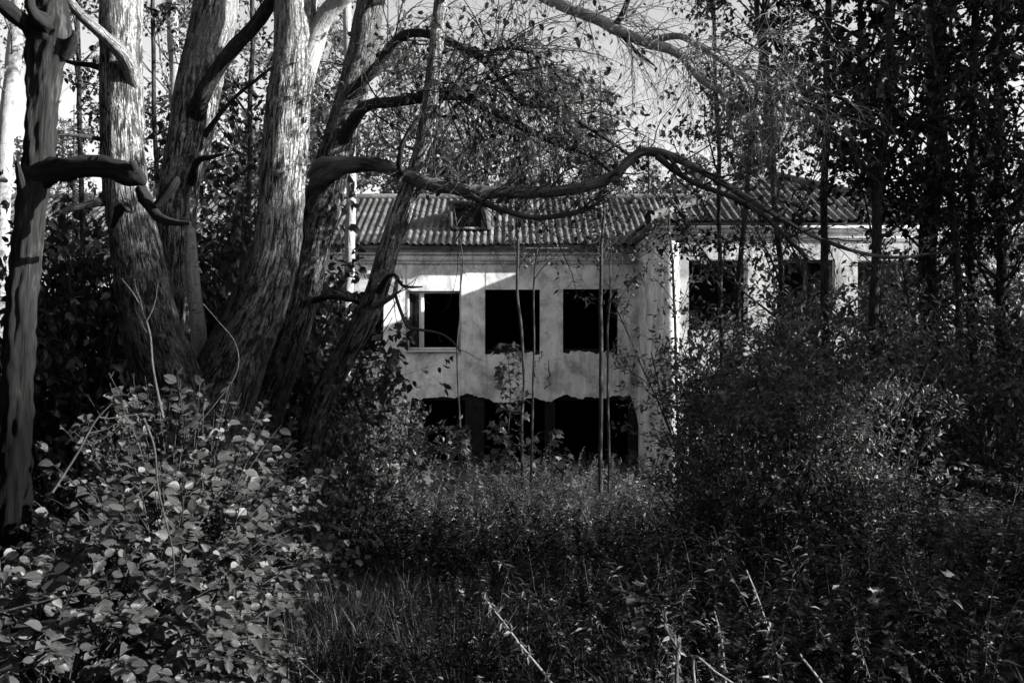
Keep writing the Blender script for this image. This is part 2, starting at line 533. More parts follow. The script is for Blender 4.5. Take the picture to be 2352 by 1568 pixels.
def single_leaves(root, kind, pos, d, nrm, L, w, curl, mat):
    """leaves that can be picked apart: one object each, sharing one mesh"""
    T, faces = LEAF[kind]
    g = Geo(); g.add(T, faces, T)
    me = g.mesh('leaf', mat, attr=True)
    d, s, n = leaf_frames(d, nrm)
    o0 = np.array(root.location)
    L = np.broadcast_to(L, (len(pos),)); curl = np.broadcast_to(curl, (len(pos),))
    for i in range(len(pos)):
        o = bpy.data.objects.new('leaf', me)
        COL.objects.link(o); o.parent = root
        m = Matrix.Identity(4)
        for r in range(3):
            m[r][0] = d[i, r] * L[i]; m[r][1] = s[i, r] * L[i] * w; m[r][2] = n[i, r] * L[i] * max(curl[i], .3)
            m[r][3] = pos[i, r] - o0[r]
        o.matrix_local = m

def leaves_on(rng, paths, per, t0=0.15, droop=0.4, up=0.8, jit=0.02):
    N, m, _ = paths.shape
    pi = np.repeat(np.arange(N), per); K = len(pi)
    t = rng.uniform(t0, 1, K) * (m - 1.001)
    i = t.astype(int); f = (t - i)[:, None]
    pos = paths[pi, i] * (1 - f) + paths[pi, i + 1] * f + rng.normal(0, jit, (K, 3))
    tan = unit(paths[pi, i + 1] - paths[pi, i])
    d = unit(tan * 0.5 + rng.normal(0, 0.7, (K, 3)) + np.array([0, 0, -droop]))
    nrm = unit(rng.normal(0, 0.6, (K, 3)) + np.array([0, 0, up]))
    return pos, d, nrm

def in_frame(pos, m=0.0):
    u = pos[:, 0] / pos[:, 1] * F; v = (pos[:, 2] - EYE) / pos[:, 1] * F
    return (pos[:, 1] > 0.5) & (np.abs(u) < CX + m) & (np.abs(v) < CY + m)

def foliage(root, rng, kind, pos, d, nrm, L, w, mat, mat_one=None, singles=0, curl=None, name='foliage'):
    curl = rng.uniform(0.2, 2.0, len(pos)) if curl is None else curl
    L = np.broadcast_to(L, (len(pos),)).copy()
    keep = np.ones(len(pos), bool)
    if singles:
        score = L / np.linalg.norm(pos - np.array([0, 0, EYE]), axis=1) * in_frame(pos)
        idx = np.argsort(-score)[:singles]
        idx = idx[score[idx] > 0]
        keep[idx] = False
        single_leaves(root, kind, pos[idx], d[idx], nrm[idx], L[idx], w, curl[idx], mat_one or mat)
    if keep.any():
        g = Geo()
        add_leaves(g, kind, pos[keep], d[keep], nrm[keep], L[keep], w, curl[keep])
        g.build(name, mat, root, 'stuff', attr=True)

# ------------------------------------------------------------------ the ground
rs = np.random.default_rng(5)
def build_ground():
    xs = np.concatenate([[-600, -200, -80, -50, -36], np.arange(-28, 28.1, 0.7), [36, 50, 80, 200, 600]])
    ys = np.concatenate([[-600, -200, -60, -30, -16, -8], np.arange(-4, 44.1, 0.7), [60, 90, 200, 600, 1200]])
    X, Y = np.meshgrid(xs, ys)
    Z = ground(X, Y)
    n = len(xs); m = len(ys)
    i = np.arange(m - 1)[:, None] * n + np.arange(n - 1)[None]
    q = np.stack([i, i + 1, i + n + 1, i + n], -1).reshape(-1, 4)
    g = Geo(); g.add(np.stack([X, Y, Z], -1), [q])
    g.build('ground', M['soil'], None, 'structure', smooth=True)
build_ground()
GZ = -2.2                                     # ground level at the building

# ------------------------------------------------------------------ the derelict building
YF, YW = 27.5, 22.7                           # main facade and wing front
SF, SW = F / YF, F / YW
fx = lambda px: (px - CX) / SF
fz = lambda py: EYE + (CY - py) / SF
wx = lambda px: (px - CX) / SW
wz = lambda py: EYE + (CY - py) / SW
XL = -17.0                                    # left end, out of sight behind the trees
XJ = 3.5                                      # where the wing meets the facade
XR = 9.9

bld = thing('derelict_building', 'abandoned two storey plastered building with empty windows and corrugated hipped roof', 'building', (0, YF, GZ))

def wall_grid(g, u0, u1, z0, z1, holes, front, depth, axis='x'):
    """a wall with openings: outer and inner faces and the reveals; front = plane, depth > 0 goes inward"""
    us = sorted({u0, u1, *[h[0] for h in holes], *[h[1] for h in holes]})
    zs = sorted({z0, z1, *[h[2] for h in holes], *[h[3] for h in holes]})
    def pt(u, z, d):
        return (u, front + d, z) if axis == 'x' else (front + d, u, z)
    def quad(a, b, c, d):
        g.add([a, b, c, d], [[(0, 1, 2, 3)]])
    for a, b in zip(us[:-1], us[1:]):
        for c, e in zip(zs[:-1], zs[1:]):
            um, zm = (a + b) / 2, (c + e) / 2
            if any(h[0] < um < h[1] and h[2] < zm < h[3] for h in holes): continue
            for d in (0, depth):
                quad(pt(a, c, d), pt(b, c, d), pt(b, e, d), pt(a, e, d))
    for h in list(holes) + [(u0, u1, z0, z1)]:
        a, b, c, e = h
        quad(pt(a, c, 0), pt(a, e, 0), pt(a, e, depth), pt(a, c, depth))
        quad(pt(b, c, 0), pt(b, e, 0), pt(b, e, depth), pt(b, c, depth))
        quad(pt(a, c, 0), pt(b, c, 0), pt(b, c, depth), pt(a, c, depth))
        quad(pt(a, e, 0), pt(b, e, 0), pt(b, e, depth), pt(a, e, depth))

ZT = fz(566)                                  # wall head under the eaves
win = [(933, 1058, 668, 806), (1114, 1240, 665, 803), (1293, 1419, 664, 801), (753, 880, 670, 808), (573, 700, 670, 808), (393, 520, 670, 808), (213, 340, 670, 808), (33, 160, 670, 808)]
holes_up = [(fx(a), fx(b), fz(d), fz(c)) for a, b, c, d in win]
low = [(962, 1068, 919, 1085), (1112, 1252, 919, 1085), (1275, 1446, 919, 1085), (753, 890, 925, 1060), (573, 700, 925, 1060), (393, 520, 925, 1060), (213, 340, 925, 1060)]
holes_lo = [(fx(a), fx(b), fz(d), fz(c)) for a, b, c, d in low]
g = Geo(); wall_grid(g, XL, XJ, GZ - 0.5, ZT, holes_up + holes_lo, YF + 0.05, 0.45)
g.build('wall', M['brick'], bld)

# plaster coat, 5 cm thick, broken away along its lower edge and gnawed at two sills
rp = np.random.default_rng(11)
def rag(xs, amp, seed):
    """broken-edge profile: value noise in several octaves along x"""
    r = np.random.default_rng(seed); o = np.zeros_like(xs)
    for k in range(6):
        st = 0.7 / 1.9 ** k
        tab = r.uniform(-1, 1, 3000)
        u = (xs + 20) / st; i_ = u.astype(int); f = u - i_; f = f * f * (3 - 2 * f)
        o += amp / 1.38 ** k * (tab[i_] * (1 - f) + tab[i_ + 1] * f)
    return o
def coat(g, xs, lo, hi, y0, y1):
    n = len(xs)
    v = []
    for y in (y0, y1):
        v += [(x, y, z) for x, z in zip(xs, lo)] + [(x, y, z) for x, z in zip(xs, hi)]
    a = np.arange(n - 1)
    q = [np.stack([a, a + 1, a + n + 1, a + n], -1),                       # front
         np.stack([a, a + 1, a + 1 + 2 * n, a + 2 * n], -1),               # lower edge
         np.stack([a + n, a + n + 1, a + 3 * n + 1, a + 3 * n], -1),       # upper edge
         np.array([(0, n, 3 * n, 2 * n), (n - 1, 2 * n - 1, 4 * n - 1, 3 * n - 1)])]
    g.add(v, q)
def edge_low(xs):
    z = np.full_like(xs, fz(911)) + rag(xs, 0.05, 3)
    ctrl_x = [fx(p) for p in (900, 960, 1000, 1070, 1110, 1140, 1180, 1235, 1262, 1275, 1300, 1325, 1380, 1420, 1448, 1462, 1475)]
    ctrl_d = [4, 6, 3, -4, 2, 9, 12, 4, 10, 4, -8, 2, 4, 2, 0, 40, 120]
    z -= np.interp(xs, ctrl_x, ctrl_d, left=5, right=120) / SF
    bot = np.full_like(z, GZ)
    left = np.clip((fx(945) - xs) / 0.25, 0, 1)                             # plaster still whole left of the breach
    return z * (1 - left) + bot * left
g = Geo()
wins = sorted(holes_up)
cur = XL
ZP = fz(606)
for i, (a, b, c, d) in enumerate(wins):
    xs = np.arange(cur, a, 0.03); xs = np.append(xs[xs < a - 0.01], a)
    coat(g, xs, edge_low(xs), np.full_like(xs, ZP), YF, YF + 0.05)
    xs = np.append(np.arange(a, b - 0.01, 0.03), b)
    coat(g, xs, np.full_like(xs, d), np.full_like(xs, ZP), YF, YF + 0.05)
    top = np.full_like(xs, c)
    if a > fx(1100):                                                        # eaten sills
        top = top - 0.04 - np.abs(rag(xs, 0.05, 20 + i)) - 0.06 * (np.abs(xs - a) < 0.2) - 0.09 * (np.abs(xs - b) < 0.14)
    coat(g, xs, edge_low(xs), top, YF, YF + 0.05)
    cur = b
xs = np.append(np.arange(cur, XJ - 0.02, 0.03), XJ)
coat(g, xs, edge_low(xs), np.full_like(xs, ZP), YF, YF + 0.05)
# holes in the lower left storey stay behind the plaster: openings cut by not covering them is hidden by bushes
g.build('plaster_coat', M['plaster'], bld)

# cracks under the second window
for rows in ([(1241, 806), (1246, 815), (1240, 822), (1237, 832)], [(1230, 828), (1228, 842), (1232, 850), (1229, 858), (1235, 868)],
             [(1262, 826), (1259, 842), (1262, 858), (1259, 872), (1263, 880), (1252, 893)]):
    pts = np.array([(fx(p), YF - 0.004, fz(q)) for p, q in rows])
    pts = spline(np.hstack([pts, np.zeros((len(pts), 1))]), 14)[:, :3]
    w = 0.03 * np.abs(np.sin(np.linspace(0.5, 2.9, 14) * 2.3 + rp.uniform(0, 3))) * .6 + 0.006
    pts[:, 0] += rp.normal(0, 0.028, 14)
    v = np.concatenate([pts - np.stack([w, 0 * w, 0 * w], -1) / 1, pts + np.stack([w, 0 * w, 0 * w], -1) * 0.6])
    a = np.arange(13)
    gg = Geo(); gg.add(v, [np.stack([a, a + 1, a + 15, a + 14], -1)])
    gg.build('crack', M['crack'], bld)

# cornice of the facade: stepped bands
def bands(name, mat, rows, x0, x1, yfront, into=0.25):
    gg = Geo()
    for z0, z1, out in rows:
        gg.box(x0, x1, yfront - out, yfront + into, z0, z1)
    return gg.build(name, mat, bld)
bands('cornice', M['plaster'], [(fz(606), fz(600.3), 0.04), (fz(600), fz(586), 0.075), (fz(585.7), fz(580), 0.13), (fz(579.7), ZT, 0.06)], XL, XJ, YF)

# white frame left in the first window
a, b, c, d = [v for v in holes_up if abs(v[0] - fx(933)) < 1e-6][0]
yfr = YF + 0.10
fr = Geo()
tk = 0.07
fr.box(a, a + tk, yfr, yfr + 0.08, c + 0.03, d); fr.box(b - tk * 0.6, b, yfr, yfr + 0.08, c + 0.03, d)
fr.box(a + tk, b - tk * 0.6, yfr, yfr + 0.08, d - 0.06, d); fr.box(a + tk, b - tk * 0.6, yfr, yfr + 0.08, c + 0.03, c + 0.10)
wf = fr.build('window_frame', M['white'], bld)
mu = Geo(); mu.box(fx(962), fx(973), yfr - 0.01, yfr + 0.085, c + 0.1, d - 0.06)
sub('mullion', mu, M['white'], wf, bld)
si = Geo(); si.box(a - 0.03, b + 0.03, YF - 0.06, yfr - 0.002, c - 0.03, c + 0.025)
sub('sill', si, M['white'], wf, bld)
pa = Geo(); pa.box(a + tk, fx(962), yfr + 0.03, yfr + 0.036, c + 0.1, d - 0.06)
sub('pane', pa, M['glass'], wf, bld)

# wing: front and left side walls
wwin = [(1582, 1718, 596, 758), (1793, 1918, 596, 758), (1970, 2105, 598, 760)]
wlow = [(1582, 1718, 905, 1080), (1793, 1918, 905, 1080), (1970, 2105, 905, 1080)]
WT = wz(520)
g = Geo()
wall_grid(g, XJ, XR, GZ - 0.5, WT, [(wx(p), wx(q), wz(s), wz(r)) for p, q, r, s in wwin + wlow], YW, 0.45)
wall_grid(g, YW + 0.452, YF + 0.048, GZ - 0.5, WT, [], XJ, 0.45, 'y')
wall_grid(g, YW + 0.452, YF + 9, GZ - 0.5, WT, [], XR, -0.45, 'y')
g.build('wing_wall', M['plaster'], bld)
g = Geo()
for z0, z1, out in [(wz(553), wz(548.2), 0.03), (wz(548), wz(536), 0.05), (wz(535.7), wz(527), 0.085), (wz(526.7), wz(519), 0.12)]:
    g.box(XJ - out, XR + out, YW - out, YW + 0.003, z0, z1)
    g.box(XJ - out, XJ + 0.003, YW + 0.0035, YF - 0.2, z0, z1)
g.build('wing_cornice', M['plaster'], bld)
# corner strip of the wing
g = Geo(); g.box(XJ - 0.03, XJ + 0.3, YW - 0.03, YW + 0.25, GZ - 0.4, wz(553.4))
g.build('pilaster', M['plaster'], bld)
# remains of frames in the wing
for p, q, r, s in wwin[1:2]:
    g = Geo(); x0, x1, z0, z1 = wx(p), wx(q), wz(s), wz(r)
    g.box(x0, x0 + .06, YW + .2, YW + .27, z0, z1); g.box(x1 - .06, x1, YW + .2, YW + .27, z0, z1)
    g.box(x0 + .06, x1 - .06, YW + .2, YW + .27, z1 - .06, z1); g.box(x0 + .06, x1 - .06, YW + .2, YW + .27, z0, z0 + .06)
    g.box((x0 + x1) / 2 - .03, (x0 + x1) / 2 + .03, YW + .2, YW + .27, z0 + .06, z1 - .06)
    g.build('window_frame', M['wood_grey'], bld)

# dark rooms: floor slabs, back wall, partitions, ceiling
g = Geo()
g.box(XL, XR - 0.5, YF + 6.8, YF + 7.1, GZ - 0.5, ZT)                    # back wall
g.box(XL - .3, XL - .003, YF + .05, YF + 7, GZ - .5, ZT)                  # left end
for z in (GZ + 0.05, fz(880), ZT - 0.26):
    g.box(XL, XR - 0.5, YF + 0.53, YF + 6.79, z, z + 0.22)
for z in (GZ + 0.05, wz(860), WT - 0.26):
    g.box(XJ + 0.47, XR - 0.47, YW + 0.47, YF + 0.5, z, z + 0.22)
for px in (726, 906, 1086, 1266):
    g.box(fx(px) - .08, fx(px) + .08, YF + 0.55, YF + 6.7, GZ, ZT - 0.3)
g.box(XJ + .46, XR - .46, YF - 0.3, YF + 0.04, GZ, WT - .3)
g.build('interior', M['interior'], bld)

# ---- corrugated roof: every sheet is an object
roof = Geo().build('roof', M['slate'], bld)
PITCH, AMP, WAVES = 0.19, 0.03, 6
SHW = PITCH * WAVES
def sheet(u0, width, v0, v1, origin, U, Vd, N, lift, limit=None):
    """corrugated sheet in roof plane: u across, v up the slope; limit(u)->(vmin, vmax) trims it along a hip"""
    nu = int(round(width / PITCH * 6)) + 1
    us = u0 + np.linspace(0, width, nu)
    lo = np.full(nu, v0); hi = np.full(nu, v1)
    if limit is not None:
        l, h = limit(us)
        lo = np.clip(lo, l, h); hi = np.clip(hi, l, h)
    if (hi - lo).max() < 0.05: return None
    w = AMP * np.cos(us / PITCH * 2 * np.pi)
    O, U, Vd, N = map(np.asarray, (origin, U, Vd, N))
    lift_lo, lift_hi = lift + 0.018, lift
    rows = []
    for th in (0, -0.009):
        rows.append(O + us[:, None] * U + lo[:, None] * Vd + (w + lift_lo + th)[:, None] * N)
        rows.append(O + us[:, None] * U + hi[:, None] * Vd + (w + lift_hi + th)[:, None] * N)
    a = np.arange(nu - 1)
    gq = Geo()
    gq.add(np.concatenate(rows), [np.stack([a, a + 1, a + nu + 1, a + nu], -1),
                                  np.stack([a + 2 * nu, a + 2 * nu + 1, a + 3 * nu + 1, a + 3 * nu], -1),
                                  np.stack([a, a + 1, a + 2 * nu + 1, a + 2 * nu], -1)])
    return gq
YE, ZE = YF - 0.33, fz(560) - 0.03           # main eave
YRG, ZRG = 30.9, EYE + 4.44                   # main ridge
def slope(o, e):
    d = np.array(e, float) - np.array(o, float); L = np.linalg.norm(d); return d / L, L
Vm, Lm = slope((0, YE, ZE), (0, YRG, ZRG))
Nm = np.array([0, -Vm[2], Vm[1]])
ncol = int((XJ + 2.2 - XL + 0.6) / SHW)
rr = random.Random(4)
HATCH = (fx(1035) * 1.05, fx(1112) * 1.05)
for ic in range(ncol):
    for ir in range(3):
        v0, v1 = ir * Lm / 3, (ir + 1) * Lm / 3 + 0.12
        if ir == 2: v1 = Lm
        u0 = XL - 0.6 + ic * SHW
        gq = sheet(u0, SHW, v0 - (rr.uniform(0, .05) if ir == 0 else 0), v1, (0, YE, ZE), (1, 0, 0), Vm, Nm, 0.0)
        so = sub('roof_sheet', gq, M['slate'], roof, bld, smooth=False)
        if rr.random() < .45: so.location = Vector(Vm * rr.uniform(-.13, .0)) + Vector((rr.uniform(-.03, .03), 0, rr.uniform(.003, .012)))
# back slope as plain sheets, away from view
Vb, Lb = slope((0, YF + 7.6, ZE), (0, YRG, ZRG))
gb = Geo()
gb.add([(XL - .6, YF + 7.6, ZE), (XR + .4, YF + 7.6, ZE), (XR + .4, YRG, ZRG), (XL - .6, YRG, ZRG)], [[(0, 1, 2, 3)]])
sub('back_slope', gb, M['slate'], roof, bld)
# wing hip
xa, xb = XJ - 0.42, XR + 0.42
ye, ze = YW - 0.16, wz(506) - 0.02
xm, ym, zm = (xa + xb) / 2, ye + 3.4, EYE + 4.30
Vf, Lf = slope((0, ye, ze), (0, ym, zm))
Nf = np.array([0, -Vf[2], Vf[1]])
half = (xb - xa) / 2
lim = lambda us: (np.zeros_like(us), np.maximum(0, (1 - np.abs(us - xm) / half)) * Lf)
for ic in range(int((xb - xa) / SHW) + 1):
    for ir in range(3):
        w_ = min(SHW, xb - (xa + ic * SHW))
        if w_ < 0.1: continue
        gq = sheet(xa + ic * SHW, w_, ir * Lf / 3, (ir + 1) * Lf / 3 + .1, (0, ye, ze), (1, 0, 0), Vf, Nf, 0.0, lim)
        if gq: sub('roof_sheet', gq, M['slate'], roof, bld)
# wing side slopes (left in view, right mostly hidden)
for sx, x_e in ((1, xa), (-1, xb)):
    dx = xm - x_e
    Vs = np.array([dx, 0, zm - ze]); Ls = np.linalg.norm(Vs); Vs = Vs / Ls
    Ns = np.array([-sx * Vs[2], 0, abs(Vs[0])])
    run = ym - ye
    lims = lambda us: (np.zeros_like(us), np.minimum(1, us / run) * Ls)
    for ic in range(8):
        for ir in range(3):
            gq = sheet(ic * SHW, SHW, ir * Ls / 3, (ir + 1) * Ls / 3 + .1 * (ir < 2), (x_e, ye, ze), (0, 1, 0), Vs, Ns, 0.0, lims)
            if gq: sub('roof_sheet', gq, M['slate'], roof, bld)
# ridge and hip caps
for A, B in (((XL - .6, YRG, ZRG + .03), (xm, YRG, ZRG + .03)), ((xa, ye, ze + .05), (xm, ym, zm + .05)), ((xb, ye, ze + .05), (xm, ym, zm + .05)), ((xm, ym, zm + .05), (xm, ym + 6, zm + .05))):
    A = np.array(A); B = np.array(B)
    pts = A + (B - A) * np.linspace(0, 1, 9)[:, None]
    gq = Geo(); tubes(gq, pts[None], np.full((1, 9), 0.11), 8)
    sub('ridge_cap', gq, M['slate'], roof, bld)
# soffits and fascia
g = Geo()
g.box(XL - .5, XJ - .3, YE + 0.06, YF + 0.1, ZE - 0.10, ZE - 0.06)
g.box(XL - .5, XJ - .45, YE + 0.03, YE + 0.06, ZE - 0.13, ZE - 0.03)
g.build('soffit', M['wood_grey'], bld)
g = Geo()
g.box(xa + .05, xb - .05, ye + .05, YW + .1, ze - 0.09, ze - .05)
g.box(xa + .05, XJ + .1, YW + .103, YF - .3, ze - .09, ze - .05)
g.build('wing_soffit', M['wood_grey'], bld)
# roof hatch (a small dormer that has lost its front)
hx0, hx1 = fx(1041) * 1.03, fx(1106) * 1.03
yh = 27.95
sh_ = F / yh
hz0, hz1 = EYE + (CY - 522) / sh_, EYE + (CY - 468) / sh_
dor = Geo()
dor.box(hx0 - .1, hx0, yh, yh + 2.2, hz0, hz1)
dor.box(hx1, hx1 + .26, yh, yh + 2.2, hz0 - .05, hz1 + .02)
dor.box(hx0 - .15, hx1 + .3, yh - .1, yh + 2.4, hz1 + .022, hz1 + .08)
dm = dor.build('dormer', M['wood_grey'], bld)
bk = Geo(); bk.box(hx0, hx1, yh + .02, yh + .497, hz0 - .05, hz0 + .01)
gk = Geo(); gk.box(hx0 + .002, hx1 - .002, yh + .5, yh + .56, hz0, hz1)
sub('dormer_back', gk, M['interior'], dm, bld)
sub('dormer_sill', bk, M['slate'], dm, bld)

# ------------------------------------------------------------------ trees
def trunk_tree(name, label, cat, rows, bark, seed, limbs=(), group=None, sides=28, lump=0.03, wob=0.008,
               crown=None, twig_mat='twig', step=0.05, rough=0.012):
    """rows: (px,py,depth,width px) from the base up; limbs: dicts of rows with their own bark"""
    rng = np.random.default_rng(seed)
    c = pctrl(rows)
    base = np.array(c[0][:3])
    root = thing(name, label, cat, base, group)
    g, s = limb_geo(c, rng, sides, lump, step, wob, True, rough)
    g.build('trunk', M[bark], root, smooth=True, attr=True)
    P_all, R_all = [], []
    for lb in limbs:
        lc = pctrl(lb['rows'])
        gl, sl = limb_geo(lc, rng, lb.get('sides', 12), lb.get('lump', 0.06), 0.05, lb.get('wob', 0.02), True, lb.get('rough', rough * 1.6))
        gl.build('branch', M[lb.get('bark', bark)], root, smooth=True, attr=True)
        k = np.linspace(0, len(sl) - 1, 24).astype(int)
        P_all.append((sl[k, :3], sl[k, 3], lb))
    return root, rng, s, P_all

def twiggery(root, rng, paths, rad, spec, mat='twig', leaf=None):
    """two further orders of twigs on given limbs, and their leaves"""
    g = Geo()
    p1, r1 = spawn(rng, paths, rad, spec['n1'], spec.get('t0', .15), 1, spec.get('ang', (25, 70)), spec['L1'], spec.get('r1', (.006, .012)), 8, spec.get('wob', .18), spec.get('grav', .1), spec.get('up', 0.02), spec.get('bias'))
    tubes(g, p1, r1, 4)
    p2, r2 = spawn(rng, p1, r1, spec['n2'], .1, 1, (25, 65), spec['L2'], (.003, .006), 6, spec.get('wob', .18), spec.get('grav', .1), 0)
    tubes(g, p2, r2, 3)
    last = p2
    if spec.get('n3'):
        p3, r3 = spawn(rng, p2, r2, spec['n3'], .1, 1, (25, 65), spec['L3'], (.0018, .0035), 5, spec.get('wob', .18), spec.get('grav', .1), 0)
        tubes(g, p3, np.maximum(r3, .0012), 3)
        last = p3
    g.build('twigs', M[mat], root, 'stuff', attr=True)
    if leaf:
        pos, d, n = leaves_on(rng, last, leaf['per'], .1, leaf.get('droop', .4), leaf.get('up', .8), leaf.get('jit', .02))
        keep = rng.random(len(pos)) < leaf.get('keep', 1)
        pos, d, n = pos[keep], d[keep], n[keep]
        L = rng.uniform(*leaf['L'], len(pos))
        foliage(root, rng, leaf['kind'], pos, d, n, L, leaf['w'], M[leaf['mat']], M.get(leaf.get('one', '')), leaf.get('singles', 0))

def stack(P_all, sel=None):
    pp = [p for i, (p, r, l) in enumerate(P_all) if sel is None or i in sel]
    rr_ = [r for i, (p, r, l) in enumerate(P_all) if sel is None or i in sel]
    return np.array(pp), np.array(rr_)

def high_crown(root, rng, s, n=9, L=(1.6, 3.2), leaves=7, zmin=6.6, mat='leaf_dark', size=(.06, .1)):
    """the crown above the frame: limbs from the upper trunk, then twigs and leaves"""
    top = s[s[:, 2] > zmin] if (s[:, 2] > zmin).sum() > 4 else s[-8:]
    k = np.linspace(0, len(top) - 1, 12).astype(int)
    path, rad = top[k, :3][None], top[k, 3][None]
    p0, r0 = spawn(rng, path, rad, n, .1, 1, (30, 65), L, (.02, .05), 9, .12, 0.0, .12)
    g = Geo(); tubes(g, p0, r0, 6)
    g.build('limbs', M['bark_dark'], root, 'stuff', smooth=True, attr=True)
    g = Geo()
    p1, r1 = spawn(rng, p0, r0, 9, .2, 1, (25, 65), (.5, 1.2), (.006, .012), 6, .15, .05)
    tubes(g, p1, r1, 3)
    p2, r2 = spawn(rng, p1, r1, 5, .15, 1, (25, 65), (.25, .5), (.003, .005), 4, .18, .1)
    tubes(g, p2, r2, 3)
    g.build('crown_twigs', M['twig'], root, 'stuff', attr=True)
    pos, d, nn = leaves_on(rng, p2, leaves, .1, .3, .7)
    gl = Geo(); add_leaves(gl, 'quad', pos, d, nn, rng.uniform(*size, len(pos)), .65, rng.uniform(.3, 1.5, len(pos)))
    gl.build('crown', M[mat], root, 'stuff')

def up_rows(rows, *more):
    return rows + list(more)

# -- dead snag at the left edge
root, rng, s, PA = trunk_tree('dead_tree', 'dead barkless snag with broken stubs standing at the left edge of the photo', 'dead tree',
    [(10, 1560, 5.4, 86), (22, 1250, 5.4, 81), (30, 1050, 5.4, 75), (38, 900, 5.4, 66), (44, 760, 5.4, 66), (60, 620, 5.4, 61), (74, 480, 5.4, 62), (84, 390, 5.4, 66), (92, 260, 5.4, 68), (104, 150, 5.4, 70), (116, 80, 5.4, 86), (122, 30, 5.4, 76), (120, -30, 5.4, 50), (112, -90, 5.4, 36)],
    'dead_shaded_foot', 21,
    [dict(bark='dead', rows=[(100, 95, 5.4, 60), (62, 60, 5.38, 40), (30, 28, 5.34, 34), (-6, -6, 5.3, 30), (-60, -70, 5.2, 22)]),
     dict(bark='dead', rows=[(112, 62, 5.34, 40), (92, 44, 5.25, 30), (74, 24, 5.2, 24), (68, -10, 5.18, 20), (76, -60, 5.2, 14)]),
     dict(bark='dead', rows=[(150, 120, 5.4, 46), (164, 100, 5.36, 30), (170, 84, 5.34, 16), (166, 70, 5.32, 5)]),
     dict(bark='dead', rows=[(78, 402, 5.38, 58), (130, 391, 5.35, 52), (190, 386, 5.3, 50), (240, 388, 5.25, 47), (285, 394, 5.2, 44), (318, 408, 5.18, 42), (330, 418, 5.16, 26), (334, 424, 5.15, 10)], lump=.1, wob=.008),
     dict(bark='dead', rows=[(318, 412, 5.18, 20), (312, 388, 5.16, 17), (302, 372, 5.14, 14), (300, 364, 5.14, 8)]),
     dict(bark='dead', rows=[(322, 430, 5.17, 24), (338, 462, 5.14, 26), (356, 494, 5.1, 22), (385, 512, 5.06, 18), (412, 520, 5.04, 14), (440, 522, 5.02, 8)], lump=.2),
     dict(bark='dead', rows=[(360, 470, 5.1, 18), (385, 440, 5.08, 22), (402, 420, 5.06, 20), (408, 405, 5.05, 6)], lump=.22),
     dict(bark='dead', rows=[(60, 455, 5.36, 34), (44, 410, 5.28, 20), (34, 380, 5.24, 13), (28, 364, 5.22, 5)]),
     dict(bark='dead', rows=[(262, 520, 5.3, 12), (280, 470, 5.12, 22), (292, 480, 5.1, 18), (300, 484, 5.1, 6)], lump=.2)], lump=.05, wob=.01, rough=.05, sides=48, step=.025)

# -- trunk A
A_rows = [(440, 1320, 7.50, 190), (425, 1050, 7.55, 165), (390, 880, 7.60, 150), (352, 760, 7.60, 136), (325, 650, 7.60, 124), (302, 530, 7.60, 108), (288, 420, 7.60, 98), (280, 300, 7.60, 95), (278, 180, 7.60, 94), (278, 60, 7.60, 94), (279, -60, 7.60, 92), (283, -250, 7.65, 84), (290, -500, 7.70, 70), (300, -800, 7.80, 50), (310, -1100, 7.80, 20)]
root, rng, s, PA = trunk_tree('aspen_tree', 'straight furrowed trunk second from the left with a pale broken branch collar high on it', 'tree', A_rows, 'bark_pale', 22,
    [dict(rows=[(310, 190, 7.55, 40), (292, 140, 7.40, 38), (276, 116, 7.34, 32), (240, 78, 7.30, 26), (200, 40, 7.26, 24), (170, 8, 7.22, 22), (140, -40, 7.20, 20), (90, -120, 7.20, 10)], bark='pale_limb'),
     dict(rows=[(240, 460, 7.60, 26), (200, 470, 7.30, 16), (165, 482, 7.10, 13), (130, 494, 6.90, 8)], bark='bark_dark'),
     dict(rows=[(240, 160, 7.70, 16), (200, 148, 7.90, 12), (160, 140, 8.10, 9), (60, 128, 8.40, 5)], bark='bark_dark'),
     dict(rows=[(240, 322, 7.60, 12), (180, 316, 7.40, 8), (122, 318, 7.30, 5)], bark='bark_dark')])
high_crown(root, rng, s)
# -- trunk B
B_rows = [(470, 1320, 8.75, 140), (440, 1000, 8.75, 110), (415, 820, 8.75, 84), (407, 680, 8.75, 76), (405, 560, 8.75, 78), (414, 440, 8.75, 88), (430, 330, 8.75, 98), (452, 220, 8.75, 102), (474, 120, 8.75, 102), (494, 20, 8.75, 100), (512, -80, 8.75, 96), (550, -300, 8.85, 80), (600, -600, 8.95, 60), (650, -950, 9.05, 20)]
root, rng, s, PA = trunk_tree('aspen_tree', 'trunk leaning to the right with a dark limb sawn across it, third from the left', 'tree', B_rows, 'bark_pale', 23,
    [dict(rows=[(452, 262, 8.60, 44), (462, 228, 8.45, 38), (495, 170, 8.35, 34), (535, 112, 8.25, 33), (578, 58, 8.15, 32), (620, 0, 8.10, 31), (680, -90, 8.05, 26), (760, -220, 8.05, 14)], bark='bark_dark'),
     dict(rows=[(470, 310, 8.65, 16), (500, 270, 8.55, 11), (545, 224, 8.50, 9), (600, 180, 8.45, 8), (660, 130, 8.45, 5)], bark='bark_dark'),
     dict(rows=[(440, 420, 8.65, 22), (456, 372, 8.45, 15), (485, 362, 8.35, 11), (512, 352, 8.30, 5)], bark='dead')])
high_crown(root, rng, s)
